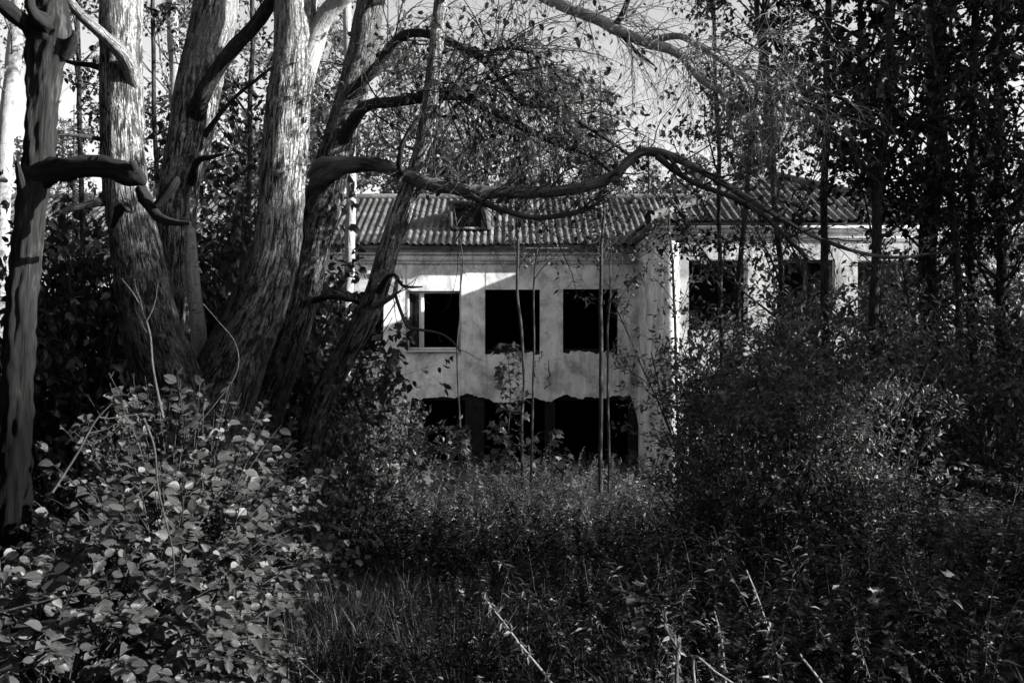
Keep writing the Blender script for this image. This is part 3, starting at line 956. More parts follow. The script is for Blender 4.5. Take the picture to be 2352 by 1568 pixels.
# -- trunk C, the brightest
C_rows = [(455, 1340, 7.9, 230), (470, 1080, 7.95, 205), (496, 940, 8, 178), (536, 830, 8, 152), (578, 735, 8, 134), (612, 650, 8, 122), (634, 570, 8, 112), (646, 480, 8, 106), (653, 380, 8, 105), (660, 280, 8, 104), (669, 180, 8, 102), (678, 90, 8, 100), (686, 0, 8, 97), (694, -90, 8, 94), (712, -320, 8.05, 80), (730, -650, 8.1, 56), (750, -950, 8.2, 20)]
root, rng, s, PA = trunk_tree('aspen_tree', 'thick forked aspen trunk in the middle of the clump, brightly lit on its right side', 'tree', C_rows, 'bark_pale', 24,
    [dict(rows=[(690, 190, 8, 60), (712, 120, 7.98, 50), (738, 66, 7.95, 46), (770, 22, 7.9, 44), (806, -20, 7.85, 42), (880, -110, 7.8, 34), (980, -260, 7.8, 18)], bark='birch')])
high_crown(root, rng, s, n=10)
# -- trunk D with the long sagging limb
D_rows = [(560, 1340, 8.90, 130), (570, 1080, 8.95, 118), (600, 930, 9.00, 108), (645, 815, 9.00, 100), (682, 715, 9.00, 92), (706, 620, 9.00, 86), (726, 530, 9.00, 84), (748, 440, 9.00, 82), (772, 350, 9.00, 78), (796, 260, 9.00, 72), (818, 170, 9.00, 68), (838, 80, 9.00, 66), (856, -10, 9.00, 64), (880, -120, 9.00, 60), (920, -360, 9.10, 48), (960, -700, 9.20, 22)]
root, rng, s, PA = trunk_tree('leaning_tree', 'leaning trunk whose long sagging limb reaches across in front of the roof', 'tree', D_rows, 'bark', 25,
    [dict(rows=[(722, 470, 8.90, 54.0), (735, 420, 8.70, 41.4), (770, 396, 8.50, 34.3), (815, 384, 8.35, 32.8), (870, 380, 8.25, 31.2), (925, 388, 8.15, 29.6), (975, 404, 8.10, 28.1), (1030, 425, 8.05, 28.1), (1085, 443, 8.00, 28.1), (1140, 450, 8.00, 26.5), (1200, 444, 7.98, 25.0), (1260, 432, 7.95, 24.2), (1330, 420, 7.90, 23.4), (1395, 408, 7.90, 22.6), (1440, 385, 7.88, 21.1), (1480, 364, 7.85, 19.5), (1530, 356, 7.80, 17.9), (1585, 372, 7.80, 16.4), (1640, 408, 7.80, 14.8), (1700, 452, 7.80, 13.3), (1760, 490, 7.80, 11.7), (1830, 522, 7.80, 10.1), (1910, 550, 7.85, 8.6), (2000, 572, 7.90, 7.8), (2080, 580, 7.90, 6.2), (2170, 578, 8.00, 3.9)], bark='bare_limb', lump=.08, wob=.03, sides=20, rough=.075),
     dict(rows=[(715, 400, 8.80, 20), (740, 378, 8.60, 22), (790, 370, 8.45, 20), (850, 366, 8.30, 16), (900, 374, 8.20, 10)], bark='twig_pale'),
     dict(rows=[(800, 230, 8.95, 36), (822, 184, 8.80, 26), (860, 136, 8.70, 23), (900, 100, 8.60, 22), (950, 82, 8.50, 21), (1000, 88, 8.40, 20), (1055, 110, 8.35, 19), (1117, 141, 8.30, 17), (1167, 200, 8.30, 14), (1204, 234, 8.30, 13), (1268, 256, 8.30, 12), (1352, 302, 8.30, 10), (1446, 353, 8.30, 7)], bark='bark_dark', wob=.05),
     dict(rows=[(786, 320, 8.90, 36), (830, 276, 8.70, 28), (860, 250, 8.60, 26), (900, 242, 8.50, 24), (983, 232, 8.40, 24), (1040, 230, 8.35, 22), (1090, 243, 8.30, 21), (1151, 262, 8.30, 20), (1218, 284, 8.30, 18), (1285, 308, 8.30, 15), (1352, 335, 8.30, 12), (1403, 386, 8.30, 8)], bark='bark_dark', wob=.05),
     dict(rows=[(1060, 440, 8.05, 20), (1090, 452, 7.90, 15), (1117, 467, 7.85, 14), (1167, 486, 7.80, 14), (1235, 500, 7.80, 13), (1302, 491, 7.80, 12), (1352, 477, 7.80, 10), (1388, 458, 7.80, 6)], bark='twig'),
     dict(rows=[(1510, 360, 7.82, 16), (1560, 395, 7.70, 13), (1620, 428, 7.65, 12), (1690, 462, 7.60, 12), (1750, 500, 7.55, 11), (1800, 545, 7.50, 10), (1850, 590, 7.50, 7)], bark='twig'),
     dict(rows=[(720, 690, 8.95, 16), (760, 688, 8.60, 13), (800, 690, 8.50, 11), (830, 686, 8.45, 6)], bark='bark_dark'),
     dict(rows=[(1110, 140, 8.30, 12), (1140, 118, 8.25, 10), (1190, 114, 8.20, 9), (1245, 130, 8.20, 8), (1290, 180, 8.20, 5)], bark='bark_dark', wob=.04),
     dict(rows=[(985, 235, 8.40, 14), (1040, 200, 8.30, 10), (1100, 190, 8.25, 8), (1150, 170, 8.20, 5)], bark='bark_dark', wob=.04)])
pp, rr_ = stack(PA, {2, 3, 7, 8})
twiggery(root, rng, pp, rr_, dict(n1=34, L1=(.5, 1.3), n2=7, L2=(.25, .6), n3=2, L3=(.1, .3), wob=.16, grav=.22, r1=(.005, .009)), 'twig',
         dict(kind='ovate', per=2, L=(.045, .08), w=.6, mat='leaf', keep=.3, droop=1.0, up=.3))
high_crown(root, rng, s, n=7)
pp, rr_ = stack(PA, {0, 5, 4})
root_D, rng_D = root, rng
g = Geo()
ps, rs_ = spawn(rng, pp[:1], rr_[:1], 16, .08, .8, (40, 85), (.08, .4), (.008, .016), 6, .2, .03, .03, None, .5)
tubes(g, ps, rs_, 6)
p1, r1 = spawn(rng, pp, rr_, 46, .08, 1, (30, 80), (.25, .9), (.003, .008), 7, .22, .1)
p2, r2 = spawn(rng, p1, r1, 6, .15, 1, (30, 70), (.12, .35), (.002, .004), 5, .2, .1)
tubes(g, p1, r1, 4); tubes(g, p2, r2, 3)
g.build('limb_twigs', M['twig'], root, 'stuff', attr=True)

# -- trunk E, thinner and leaning, with the birch bough across the top right
E_rows = [(670, 1330, 8.00, 74), (690, 1120, 8.10, 66), (722, 960, 8.20, 60), (765, 870, 8.20, 57), (806, 795, 8.20, 56), (842, 715, 8.20, 55), (872, 640, 8.20, 52), (902, 555, 8.20, 50), (930, 470, 8.20, 48), (955, 390, 8.20, 44), (975, 310, 8.20, 40), (990, 220, 8.20, 36), (1002, 120, 8.20, 34), (1012, 10, 8.20, 32), (1024, -120, 8.20, 29), (1040, -300, 8.20, 24), (1070, -560, 8.20, 10)]
root, rng, s, PA = trunk_tree('slanting_tree', 'slim slanting tree in front of the facade with dead twigs beside the white window', 'tree', E_rows, 'bark_pale', 26,
    [dict(rows=[(1020, -130, 8.20, 26), (1100, -90, 8.9, 26), (1180, -40, 9.5, 26), (1258, 0, 9.90, 26), (1319, 20, 9.70, 26), (1379, 42, 9.60, 25), (1413, 63, 9.50, 26), (1453, 78, 9.40, 24), (1497, 93, 9.30, 23), (1537, 108, 9.20, 21), (1572, 140, 9.10, 18), (1606, 186, 9.00, 15), (1650, 215, 9.00, 13), (1685, 240, 8.90, 11), (1730, 290, 8.90, 6)], bark='birch', wob=.03),
     dict(rows=[(1500, 92, 9.30, 18), (1560, 88, 9.20, 15), (1612, 112, 9.10, 14), (1663, 139, 9.00, 13), (1730, 178, 8.90, 12), (1790, 214, 8.80, 9), (1812, 260, 8.80, 5)], bark='twig_pale'),
     dict(rows=[(1410, 64, 9.50, 18), (1425, 40, 9.40, 14), (1440, 10, 9.30, 13), (1455, -40, 9.20, 10)], bark='bark_dark'),
     dict(rows=[(1420, 70, 9.50, 12), (1455, 106, 9.30, 9), (1480, 128, 9.20, 7), (1500, 150, 9.20, 4)], bark='bark_dark'),
     dict(rows=[(870, 668, 8.10, 18), (884, 645, 7.90, 13), (896, 632, 7.80, 10), (914, 632, 7.70, 8), (924, 652, 7.70, 7), (948, 658, 7.70, 6), (972, 657, 7.70, 3)], bark='bark_dark', wob=.01),
     dict(rows=[(862, 700, 8.10, 20), (884, 690, 7.90, 15), (905, 680, 7.80, 10), (912, 650, 7.80, 7), (905, 632, 7.80, 4)], bark='twig_pale', wob=.01),
     dict(rows=[(908, 676, 7.80, 8), (920, 712, 7.70, 8), (936, 745, 7.70, 7), (965, 755, 7.70, 6), (1010, 765, 7.70, 6), (1040, 785, 7.70, 5), (1060, 812, 7.70, 3)], bark='twig', wob=.01),
     dict(rows=[(945, 420, 8.20, 20), (920, 390, 8.00, 14), (925, 350, 7.90, 12), (940, 310, 7.90, 10), (968, 265, 7.90, 6)], bark='bark_dark')])
pp, rr_ = stack(PA, {0, 1})
twiggery(root, rng, pp, rr_, dict(n1=46, L1=(.5, 1.4), n2=7, L2=(.3, .7), n3=2, L3=(.15, .3), wob=.17, grav=.35, r1=(.004, .008), t0=.25), 'twig_pale',
         dict(kind='ovate', per=1, L=(.035, .065), w=.6, mat='leaf', keep=.25, droop=.8))
pp, rr_ = stack(PA, {4, 5, 6, 3, 7})
g = Geo()
p1, r1 = spawn(rng, pp, rr_, 6, .2, 1, (30, 80), (.15, .45), (.003, .006), 6, .2, .05)
tubes(g, p1, r1, 4); g.build('dead_twigs', M['twig'], root, 'stuff', attr=True)
high_crown(root, rng, s, n=8, zmin=6)

# -- thin pale birches
def thin_birch(label, rows, seed, bark='birch', crown=True, leafkeep=1, z0=5.0):
    root, rng, s, PA = trunk_tree('birch_tree', label, 'birch', rows, bark, seed, group=None, sides=14, lump=.03, wob=.01)
    if crown:
        k = np.linspace(len(s) * .45, len(s) - 1, 14).astype(int)
        path, rad = s[k, :3][None], s[k, 3][None]
        p0, r0 = spawn(rng, path, rad, 16, .05, 1, (30, 70), (1.0, 2.2), (.012, .025), 8, .14, .05, .03)
        g = Geo(); tubes(g, p0, r0, 5)
        p1, r1 = spawn(rng, p0, r0, 9, .15, 1, (25, 65), (.4, 1.0), (.004, .008), 6, .16, .18)
        tubes(g, p1, r1, 3)
        g.build('branches', M['twig'], root, 'stuff', attr=True)
        pos, d, n = leaves_on(rng, p1, 14, .1, .5, .6, .05)
        gl = Geo(); add_leaves(gl, 'quad', pos, d, n, rng.uniform(.05, .09, len(pos)), .7, 1.0)
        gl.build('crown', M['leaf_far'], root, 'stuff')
    return root
thin_birch('thin white birch stem just left of the slanting tree', [(790, 1100, 17, 30), (794, 900, 17, 27), (796, 740, 17, 25), (803, 600, 17, 24), (806, 460, 17, 23), (806, 300, 17, 22), (800, 120, 17, 20), (795, -60, 17, 17), (795, -260, 17, 8)], 31)
thin_birch('thin pale birch seen between the second and third trunks from the left', [(398, 1100, 15.5, 34), (400, 700, 15.5, 30), (396, 420, 15.5, 27), (404, 270, 15.5, 26), (402, 180, 15.5, 26), (396, 60, 15.5, 25), (388, -60, 15.5, 22), (380, -300, 15.5, 10)], 32)
thin_birch('pale birch trunk behind the dead snag at the far left', [(5, 1050, 18, 40), (4, 600, 18, 36), (8, 400, 18, 34), (22, 220, 18, 34), (36, 90, 18, 34), (46, -60, 18, 30), (60, -300, 18, 12)], 33)
root, rng, s, PA = trunk_tree('birch_stump', 'short peeling birch stem between the two thickest trunks', 'birch', [(452, 1150, 8.2, 44), (452, 900, 8.2, 40), (455, 775, 8.2, 36), (446, 680, 8.2, 32), (440, 600, 8.2, 30), (438, 540, 8.2, 24), (437, 515, 8.2, 8)], 'birch', 34, sides=14)

# ------------------------------------------------------------------ right-hand trees with broad dark leaves
def slim_tree(label, rows, seed, n0=16, zfrac=.35, singles=120, L0=(.7, 1.5), leaf_per=6, size=(.075, .12), twigs=12, bias=None):
    root, rng, s, PA = trunk_tree('slim_tree', label, 'tree', rows, 'bark_dark', seed, sides=12, lump=.03, wob=.012, group='slim trees screening the wing')
    k = np.linspace(len(s) * zfrac, len(s) - 1, 16).astype(int)
    path, rad = s[k, :3][None], s[k, 3][None]
    p0, r0 = spawn(rng, path, rad, n0, .0, 1, (30, 75), L0, (.009, .018), 9, .12, .02, .05, bias)
    g = Geo(); tubes(g, p0, r0, 5)
    p1, r1 = spawn(rng, p0, r0, twigs, .15, 1, (25, 65), (.3, .75), (.004, .007), 6, .17, .1)
    tubes(g, p1, r1, 3)
    g.build('branches', M['twig'], root, 'stuff', attr=True)
    pos, d, n = leaves_on(rng, p1, int(leaf_per * 1.5), .1, .7, .45, .02)
    foliage(root, rng, 'ovate', pos, d, n, rng.uniform(*size, len(pos)), .55, M['leaf_dark'], M['leaf_dark_one'], singles)
    return root
def slim_rows(px0, px1, y, w, top=-500, base=1150, lean=0):
    gz = float(ground((px0 - CX) / F * y, y))
    pb = CY + (EYE - gz) / y * F
    return [(px0 + lean, pb + 10, y, w * 1.25), (px0 + lean * .5, 900, y, w * 1.1), (px0, 600, y, w), (px0 + (px1 - px0) * .5, 300, y, w * .95), (px1, 0, y, w * .85), (px1 + 10, top * .5, y, w * .6), (px1 + 20, top, y, w * .25)]
slim_tree('slim dark tree rising straight in front of the wing roof', slim_rows(1893, 1902, 10.5, 17), 41, n0=12, zfrac=.62, singles=200)
slim_tree('slim dark tree with many broad leaves, right of the straight one before the roof', slim_rows(2010, 2052, 9.5, 22), 42, n0=26, zfrac=.35, singles=250, leaf_per=5)
slim_tree('thick dark stem at the right corner of the wing', slim_rows(2133, 2160, 10, 40), 43, n0=36, zfrac=.3, L0=(.9, 1.7), singles=250, leaf_per=6, size=(.055, .095))
slim_tree('leafy tree at the far right edge of the photo', slim_rows(2300, 2290, 9.9, 22), 44, n0=48, zfrac=.2, singles=300, leaf_per=7, L0=(.9, 1.7), size=(.055, .095))
slim_tree('leafy slim tree between the thick stem and the right edge of the photo', slim_rows(2230, 2240, 10.2, 18, lean=20), 45, n0=42, zfrac=.2, L0=(.8, 1.5), singles=250, leaf_per=6, size=(.055, .095))
slim_tree('slim tree whose leaves hang over the wing roof hip', slim_rows(1790, 1740, 11.5, 13), 46, n0=20, zfrac=.4, singles=150, leaf_per=5, bias=(0, 0, .6), size=(.06, .1))
slim_tree('slim dark forked stem in front of the rightmost wing window', slim_rows(2015, 1975, 11, 14), 47, n0=18, zfrac=.35, singles=120, leaf_per=5)
slim_tree('leafy slim tree reaching into the top right corner of the photo', slim_rows(2200, 2130, 9.6, 16), 48, n0=44, zfrac=.38, L0=(.9, 1.6), singles=300, leaf_per=7, size=(.055, .095))
slim_tree('slim tree with leaves at the top, left of the straight one before the roof', slim_rows(1700, 1760, 12.5, 12), 49, n0=34, zfrac=.55, singles=150, leaf_per=5, size=(.06, .1))
slim_tree('leafy slim tree before the leftmost wing window', slim_rows(1655, 1640, 12.8, 10), 50, n0=18, zfrac=.25, singles=100, leaf_per=5, size=(.05, .08))
slim_tree('leafy slim tree between the left and middle wing windows', slim_rows(1790, 1755, 11.8, 10), 57, n0=18, zfrac=.25, singles=100, leaf_per=5, size=(.055, .09))
slim_tree('leafy slim tree in the upper left between the dead snag and the second trunk', slim_rows(190, 178, 13, 12), 58, n0=18, zfrac=.4, singles=150, leaf_per=4, size=(.06, .1))
slim_tree('leafy slim tree in the gap between the second and third trunks', slim_rows(365, 350, 12.5, 11), 59, n0=16, zfrac=.35, singles=150, leaf_per=4, size=(.06, .1))
slim_tree('leafy slim tree in the gap between the third trunk and the brightest trunk', slim_rows(570, 580, 13, 12), 60, n0=22, zfrac=.25, singles=150, leaf_per=4, size=(.06, .1))

# saplings in front of the facade
def sapling(label, rows, seed, leaf_per=4, n0=9, zf=.35, size=(.06, .1), mat='leaf', single=0, bark='twig'):
    root, rng, s, PA = trunk_tree('sapling', label, 'sapling', [(a, b, c, d * .8) for a, b, c, d in rows], bark, seed, sides=8, lump=.03, wob=.012, group='saplings before the facade')
    k = np.linspace(len(s) * zf, len(s) - 1, 12).astype(int)
    path, rad = s[k, :3][None], s[k, 3][None]
    p0, r0 = spawn(rng, path, rad, n0, .0, 1, (25, 55), (.6, 1.3), (.006, .012), 7, .12, .02, .05)
    g = Geo(); tubes(g, p0, r0, 4)
    p1, r1 = spawn(rng, p0, r0, 6, .3, 1, (25, 60), (.25, .6), (.003, .006), 5, .15, .1)
    tubes(g, p1, r1, 3); g.build('branches', M[bark], root, 'stuff', attr=True)
    pos, d, n = leaves_on(rng, p1, leaf_per, .1, .6, .5, .03)
    foliage(root, rng, 'ovate', pos, d, n, rng.uniform(*size, len(pos)), .55, M[mat])
    return root
sapling('twin stemmed sapling in front of the middle window', [(1200, 1120, 20, 11), (1200, 950, 20, 10), (1202, 850, 20, 9), (1196, 740, 20, 9), (1188, 660, 20, 8.5), (1190, 560, 20, 7), (1185, 470, 20, 6), (1180, 380, 20, 2.5)], 51, zf=.6, n0=17, leaf_per=6, size=(.07, .11))
sapling('slender crooked stem between the middle and right windows', [(1220, 1120, 19.5, 8), (1222, 900, 19.5, 7), (1228, 800, 19.5, 6), (1226, 700, 19.5, 5.5), (1230, 600, 19.5, 5), (1240, 520, 19.5, 2)], 52, leaf_per=4, n0=11, zf=.62)
sapling('straight dark sapling in front of the right window', [(1380, 1130, 18, 13), (1381, 900, 18, 12), (1380, 760, 18, 12), (1378, 640, 18, 11), (1384, 540, 18, 9), (1390, 440, 18, 6), (1395, 360, 18, 3)], 53, leaf_per=6, n0=18, zf=.55, mat='leaf_dark', bark='bark_dark')
sapling('thin twin stem just right of the straight dark sapling', [(1398, 1130, 18.6, 8), (1398, 900, 18.6, 8), (1396, 760, 18.6, 7), (1402, 640, 18.6, 6), (1400, 540, 18.6, 3)], 54, leaf_per=4, n0=8, zf=.6, mat='leaf_dark', bark='bark_dark')
sapling('sapling with drooping leaves over the corner of the wing', [(1560, 1150, 17, 10), (1556, 900, 17, 9), (1550, 700, 17, 8), (1540, 560, 17, 6), (1535, 470, 17, 2.5)], 55, leaf_per=6, n0=14, zf=.4)
# hanging shoot before the white window
sapling('thin hanging leafy shoot beside the white window frame', [(1060, 1120, 21, 6), (1052, 800, 21, 5), (1056, 700, 21, 4), (1062, 600, 21, 4), (1050, 520, 21, 3), (1040, 470, 21, 1.5)], 56, leaf_per=1, n0=4, zf=.7, size=(.04, .07))

# maple sapling with lobed leaves
def maple(label, px, topy, y, seed, n=120, size=(.11, .19), spread=.3, singles=120):
    rng = np.random.default_rng(seed)
    gz = float(ground((px - CX) / F * y, y))
    top = P(px, topy, y)
    base = np.array([top[0] + .05, y, gz])
    root = thing('maple_sapling', label, 'sapling', base, 'young maples in the weeds')
    t = np.linspace(0, 1, 10)[:, None]
    path = base + (top - base) * t; path[:, :2] += rng.normal(0, .02, (10, 2))
    g = Geo(); tubes(g, path[None], np.linspace(.014, .004, 10)[None], 6)
    g.build('stem', M['twig'], root, attr=True)
    k = rng.uniform(.3, 1, n)
    at = np.stack([np.interp(k, t[:, 0], path[:, i]) for i in range(3)], -1)
    az = rng.uniform(0, 6.28, n)
    out = np.stack([np.cos(az), np.sin(az), rng.uniform(-.1, .5, n)], -1)
    r = spread * (1.25 - k) * rng.uniform(.3, 1.2, n) + .06
    pos = at + out * r[:, None]
    pt = np.stack([at, (at + pos) / 2 + np.array([0, 0, .03]), pos], 1)
    g = Geo(); tubes(g, pt, np.full((n, 3), .0025), 3); g.build('leaf_stalks', M['twig'], root, 'stuff', attr=True)
    d = unit(out + np.array([0, 0, -.5]) + rng.normal(0, .3, (n, 3)))
    nn = unit(rng.normal(0, .4, (n, 3)) + np.array([.3, -.3, .8]))
    foliage(root, rng, 'maple', pos, d, nn, rng.uniform(*size, n), .9, M['leaf_maple'], M['leaf_maple_one'], singles)
maple('tall maple sapling with lobed leaves before the middle window sill', 1168, 790, 20, 61, 170, (.13, .21), .36, 160)
maple('low maple sapling with lobed leaves in front of the left breach', 1050, 985, 21, 62, 70, (.14, .22), .4, 70)
maple('spreading young maple in the weeds just right of the tall maple sapling', 1262, 990, 20.5, 63, 60, (.12, .19), .6, 60)
maple('small maple at the back of the weeds near the left bush', 930, 1040, 18, 64, 90, (.14, .22), .6, 70)

# ------------------------------------------------------------------ shrubs
def shrub_proto(name, label, cat, seed, h, spread, stems, kind, size, w, mat, n1=10, n2=7, per=5, up=.5, droop=.2, group=None):
    rng = np.random.default_rng(seed)
    root = thing(name, label, cat, (0, 0, 0), group)
    az = rng.uniform(0, 6.28, stems); out = rng.uniform(.1, 1, stems) * spread
    n = 10; tt = np.linspace(0, 1, n)
    hh = h * rng.uniform(.65, 1.0, stems)
    path = np.zeros((stems, n, 3))
    path[:, :, 0] = (np.cos(az) * out)[:, None] * tt ** 1.3; path[:, :, 1] = (np.sin(az) * out)[:, None] * tt ** 1.3
    path[:, :, 2] = hh[:, None] * tt
    path += np.cumsum(rng.normal(0, .02, path.shape), 1)
    rad = np.linspace(.018, .005, n)[None] * rng.uniform(.6, 1.2, stems)[:, None]
    g = Geo(); tubes(g, path, rad, 5)
    g.build('stems', M['twig'], root, 'stuff', attr=True)
    g = Geo()
    p1, r1 = spawn(rng, path, rad, n1, .1, 1, (25, 65), (h * .14, h * .34), (.004, .008), 7, .14, .0, .04)
    tubes(g, p1, r1, 3)
    p2, r2 = spawn(rng, p1, r1, n2, .15, 1, (25, 60), (h * .06, h * .14), (.002, .004), 5, .15, .0, .03)
    tubes(g, p2, r2, 3)
    g.build('twigs', M['twig'], root, 'stuff', attr=True)
    pos, d, nn = leaves_on(rng, p2, per, .05, droop, up, .015)
    gl = Geo(); add_leaves(gl, kind, pos, d, nn, rng.uniform(*size, len(pos)), w, rng.uniform(.3, 1.8, len(pos)))
    gl.build('foliage', M[mat], root, 'stuff', attr=True)
    return root

GW = 'small leaved shrubs crowding in front of the wing'
LW = 'narrow leaved willow shrub in the dense thicket before the wing'
wil = shrub_proto('willow_shrub', LW, 'shrub', 71, 3.0, 1.1, 11, 'narrow', (.05, .085), .34, 'leaf_willow', 11, 7, 6, .4, .1, GW)
wil3 = shrub_proto('broadleaf_shrub', 'shrub with broader pale leaves among the willows before the wing', 'shrub', 75, 3.0, 1.1, 8, 'ovate', (.06, .1), .5, 'leaf_willow', 9, 6, 5, .5, .2, GW)
wil2 = shrub_proto('willow_shrub', LW, 'shrub', 72, 3.0, 1.0, 10, 'narrow', (.045, .08), .38, 'leaf_willow', 11, 7, 6, .4, .1, GW)
rsh = np.random.default_rng(8)
W_SPOTS = [(1650, 700, 13), (1720, 700, 12.4), (1820, 690, 11.6), (1930, 690, 11.4), (2030, 660, 11), (2130, 640, 10.6), (2230, 600, 10.2), (2330, 560, 9.8), (1680, 820, 11.5), (1760, 790, 10.8), (1880, 790, 10), (1990, 770, 9.4), (2130, 780, 8.8), (2270, 770, 8.4), (2390, 740, 8.2), (1640, 980, 10), (1700, 880, 7.6), (1790, 800, 7.3), (1890, 790, 7.1), (2000, 840, 6.9), (2120, 1110, 6.6), (2260, 1150, 6.3), (2390, 1150, 6.0), (1640, 1040, 7.8)]
W_WHERE = ['of the back row at the lit corner of the wing', 'of the back row under the leftmost wing window', 'of the back row under the middle wing window',
           'of the back row between the middle and rightmost wing windows', 'of the back row under the rightmost wing window', 'of the back row behind the thick dark stem',
           'of the back row just right of the thick dark stem', 'of the back row at the right edge of the photo',
           'of the middle row under the left part of the leftmost wing window', 'of the middle row between the leftmost and middle wing windows', 'of the middle row below the middle wing window',
           'of the middle row below the rightmost wing window', 'of the middle row at the foot of the thick dark stem', 'of the middle row between the thick stem and the right edge',
           'of the middle row cut by the right edge of the photo', 'low at the left end of the thicket beside the tall sunlit weeds',
           'of the front row nearest the wing corner', 'of the front row with sunlit top below the left wing windows', 'of the front row with sunlit top below the middle wing window',
           'of the front row below the rightmost wing window', 'low in front of the thick dark stem', 'low in front right of the thick dark stem', 'low in front at the right edge of the photo',
           'low and leftmost of the front row against the dark weeds']
protos = [wil, wil2, wil3]
for i, (px, py, y) in enumerate(W_SPOTS):
    x = (px - CX) / F * y; gz = float(ground(x, y)) - .05
    sc = (P(px, py, y)[2] - gz) / 2.9
    kind = ('narrow leaved shrub ', 'fine leaved shrub ', 'broader leaved shrub ')[i % 3]
    o = protos[i] if i < 3 else dup(protos[i % 3], (0, 0, 0), rsh.uniform(0, 6.28))
    o.location = (x, y, gz); o.scale = (max(sc, .7), max(sc, .7), sc)
    o['label'] = kind + W_WHERE[i]

# lit bush left of the white window, and dark bushes behind the trunks
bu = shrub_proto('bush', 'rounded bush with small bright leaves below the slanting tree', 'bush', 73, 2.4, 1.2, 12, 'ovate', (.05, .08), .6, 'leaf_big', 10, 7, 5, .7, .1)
def put(o, px, topy, y, sx=1.0, h0=2.4):
    x = (px - CX) / F * y; gz = float(ground(x, y)) - .05
    sc = (P(px, topy, y)[2] - gz) / (h0 * .97)
    o.location = (x, y, gz); o.scale = (sc * sx, sc * sx, sc)
    return o
put(bu, 815, 850, 17.0, .9)
def put_copy(src, px, topy, y, label, sx=1.0, group=None, h0=2.4):
    o = dup(src, (0, 0, 0), rsh.uniform(0, 6.28), 1.0, label, group)
    put(o, px, topy, y, sx, h0); return o
put_copy(bu, 800, 930, 14.5, 'low bush with bright leaves left of the path end, under the slanting tree')
put_copy(bu, 930, 960, 19, 'small bush against the left end of the broken plaster')
dup(wil, (P(735, 0, 19)[0], 19, -2.25), 1.0, (1.0, 1.0, 1.75), 'tall loose bush behind the thin white birch', 'shrubs left of the facade')
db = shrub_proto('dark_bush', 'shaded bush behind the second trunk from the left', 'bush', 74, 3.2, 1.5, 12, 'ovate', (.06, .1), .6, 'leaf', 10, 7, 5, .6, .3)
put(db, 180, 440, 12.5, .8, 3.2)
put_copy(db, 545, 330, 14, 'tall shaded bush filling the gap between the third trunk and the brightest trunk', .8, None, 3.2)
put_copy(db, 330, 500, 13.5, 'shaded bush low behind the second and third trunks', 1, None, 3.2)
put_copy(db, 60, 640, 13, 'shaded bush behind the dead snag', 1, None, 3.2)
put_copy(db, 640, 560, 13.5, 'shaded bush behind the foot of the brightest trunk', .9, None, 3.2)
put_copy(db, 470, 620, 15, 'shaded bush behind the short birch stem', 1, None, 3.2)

# broad-leaved shrub in the left foreground
def broad_shrub(label, seed, centre, radii, n, singles):
    rng = np.random.default_rng(seed)
    cx, cy, cz = centre
    root = thing('broad_leaved_shrub', label, 'shrub', (cx, cy, float(ground(cx, cy))), 'broad leaved shrubs of the left foreground')
    # shoots from the base outward to points on a mound
    m = n // 8
    az = rng.uniform(0, 6.28, m); el = np.arcsin(rng.uniform(-.1, 1, m))
    tip = np.stack([cx + radii[0] * np.cos(az) * np.cos(el), cy + radii[1] * np.sin(az) * np.cos(el), cz + radii[2] * np.sin(el)], -1)
    tip += rng.normal(0, .06, tip.shape)
    base = np.array([cx, cy, float(ground(cx, cy))]) + rng.normal(0, .12, (m, 3)) * np.array([1, 1, .1])
    t = np.linspace(0, 1, 7)[None, :, None]
    mid = (base + tip) / 2 + np.array([0, 0, .3])
    path = (1 - t) ** 2 * base[:, None] + 2 * t * (1 - t) * mid[:, None] + t ** 2 * tip[:, None]
    g = Geo(); tubes(g, path, np.tile(np.linspace(.0055, .0018, 7), (m, 1)), 4)
    g.build('stems', M['twig'], root, 'stuff', attr=True)
    # pairs of leaves along the outer part of each shoot
    pi = np.repeat(np.arange(m), 15); K = len(pi)
    tt = rng.uniform(.42, 1, K)[:, None]
    b_, md, tp = base[pi], mid[pi], tip[pi]
    pos = (1 - tt) ** 2 * b_ + 2 * tt * (1 - tt) * md + tt ** 2 * tp
    tan = unit(2 * (1 - tt) * (md - b_) + 2 * tt * (tp - md))
    side = unit(np.cross(tan, np.array([0, 0, 1.]))) * rng.choice([-1, 1], K)[:, None]
    d = unit(side + .5 * tan + rng.normal(0, .35, (K, 3)) + np.array([0, 0, -.15]))
    nn = unit(np.array([.25, -.45, .85]) + rng.normal(0, .33, (K, 3)))
    L = rng.uniform(.04, .08, K) * np.where(rng.random(K) < .3, .7, 1)
    foliage(root, rng, 'broad', pos + d * .015, d, nn, L, .8, M['leaf_big'], M['leaf_big_one'], singles, rng.uniform(.2, 2.6, K))
broad_shrub('broad leaved shrub mounding up in the very corner of the bottom left foreground', 81, (-1.95, 4.4, .1), (.95, .7, .7), 1900, 300)
broad_shrub('broad leaved shrub in the left foreground right beside the grassy path', 82, (-1.72, 5.0, .15), (.66, .8, .95), 1800, 300)
broad_shrub('taller broad leaved shrub between the dead snag and the trunk clump', 83, (-2.0, 5.9, .2), (.95, .8, 1.3), 1800, 300)
broad_shrub('broad leaved shrub spilling out under the trunk clump', 84, (-1.75, 6.8, .1), (.8, .8, 1.1), 1000, 200)

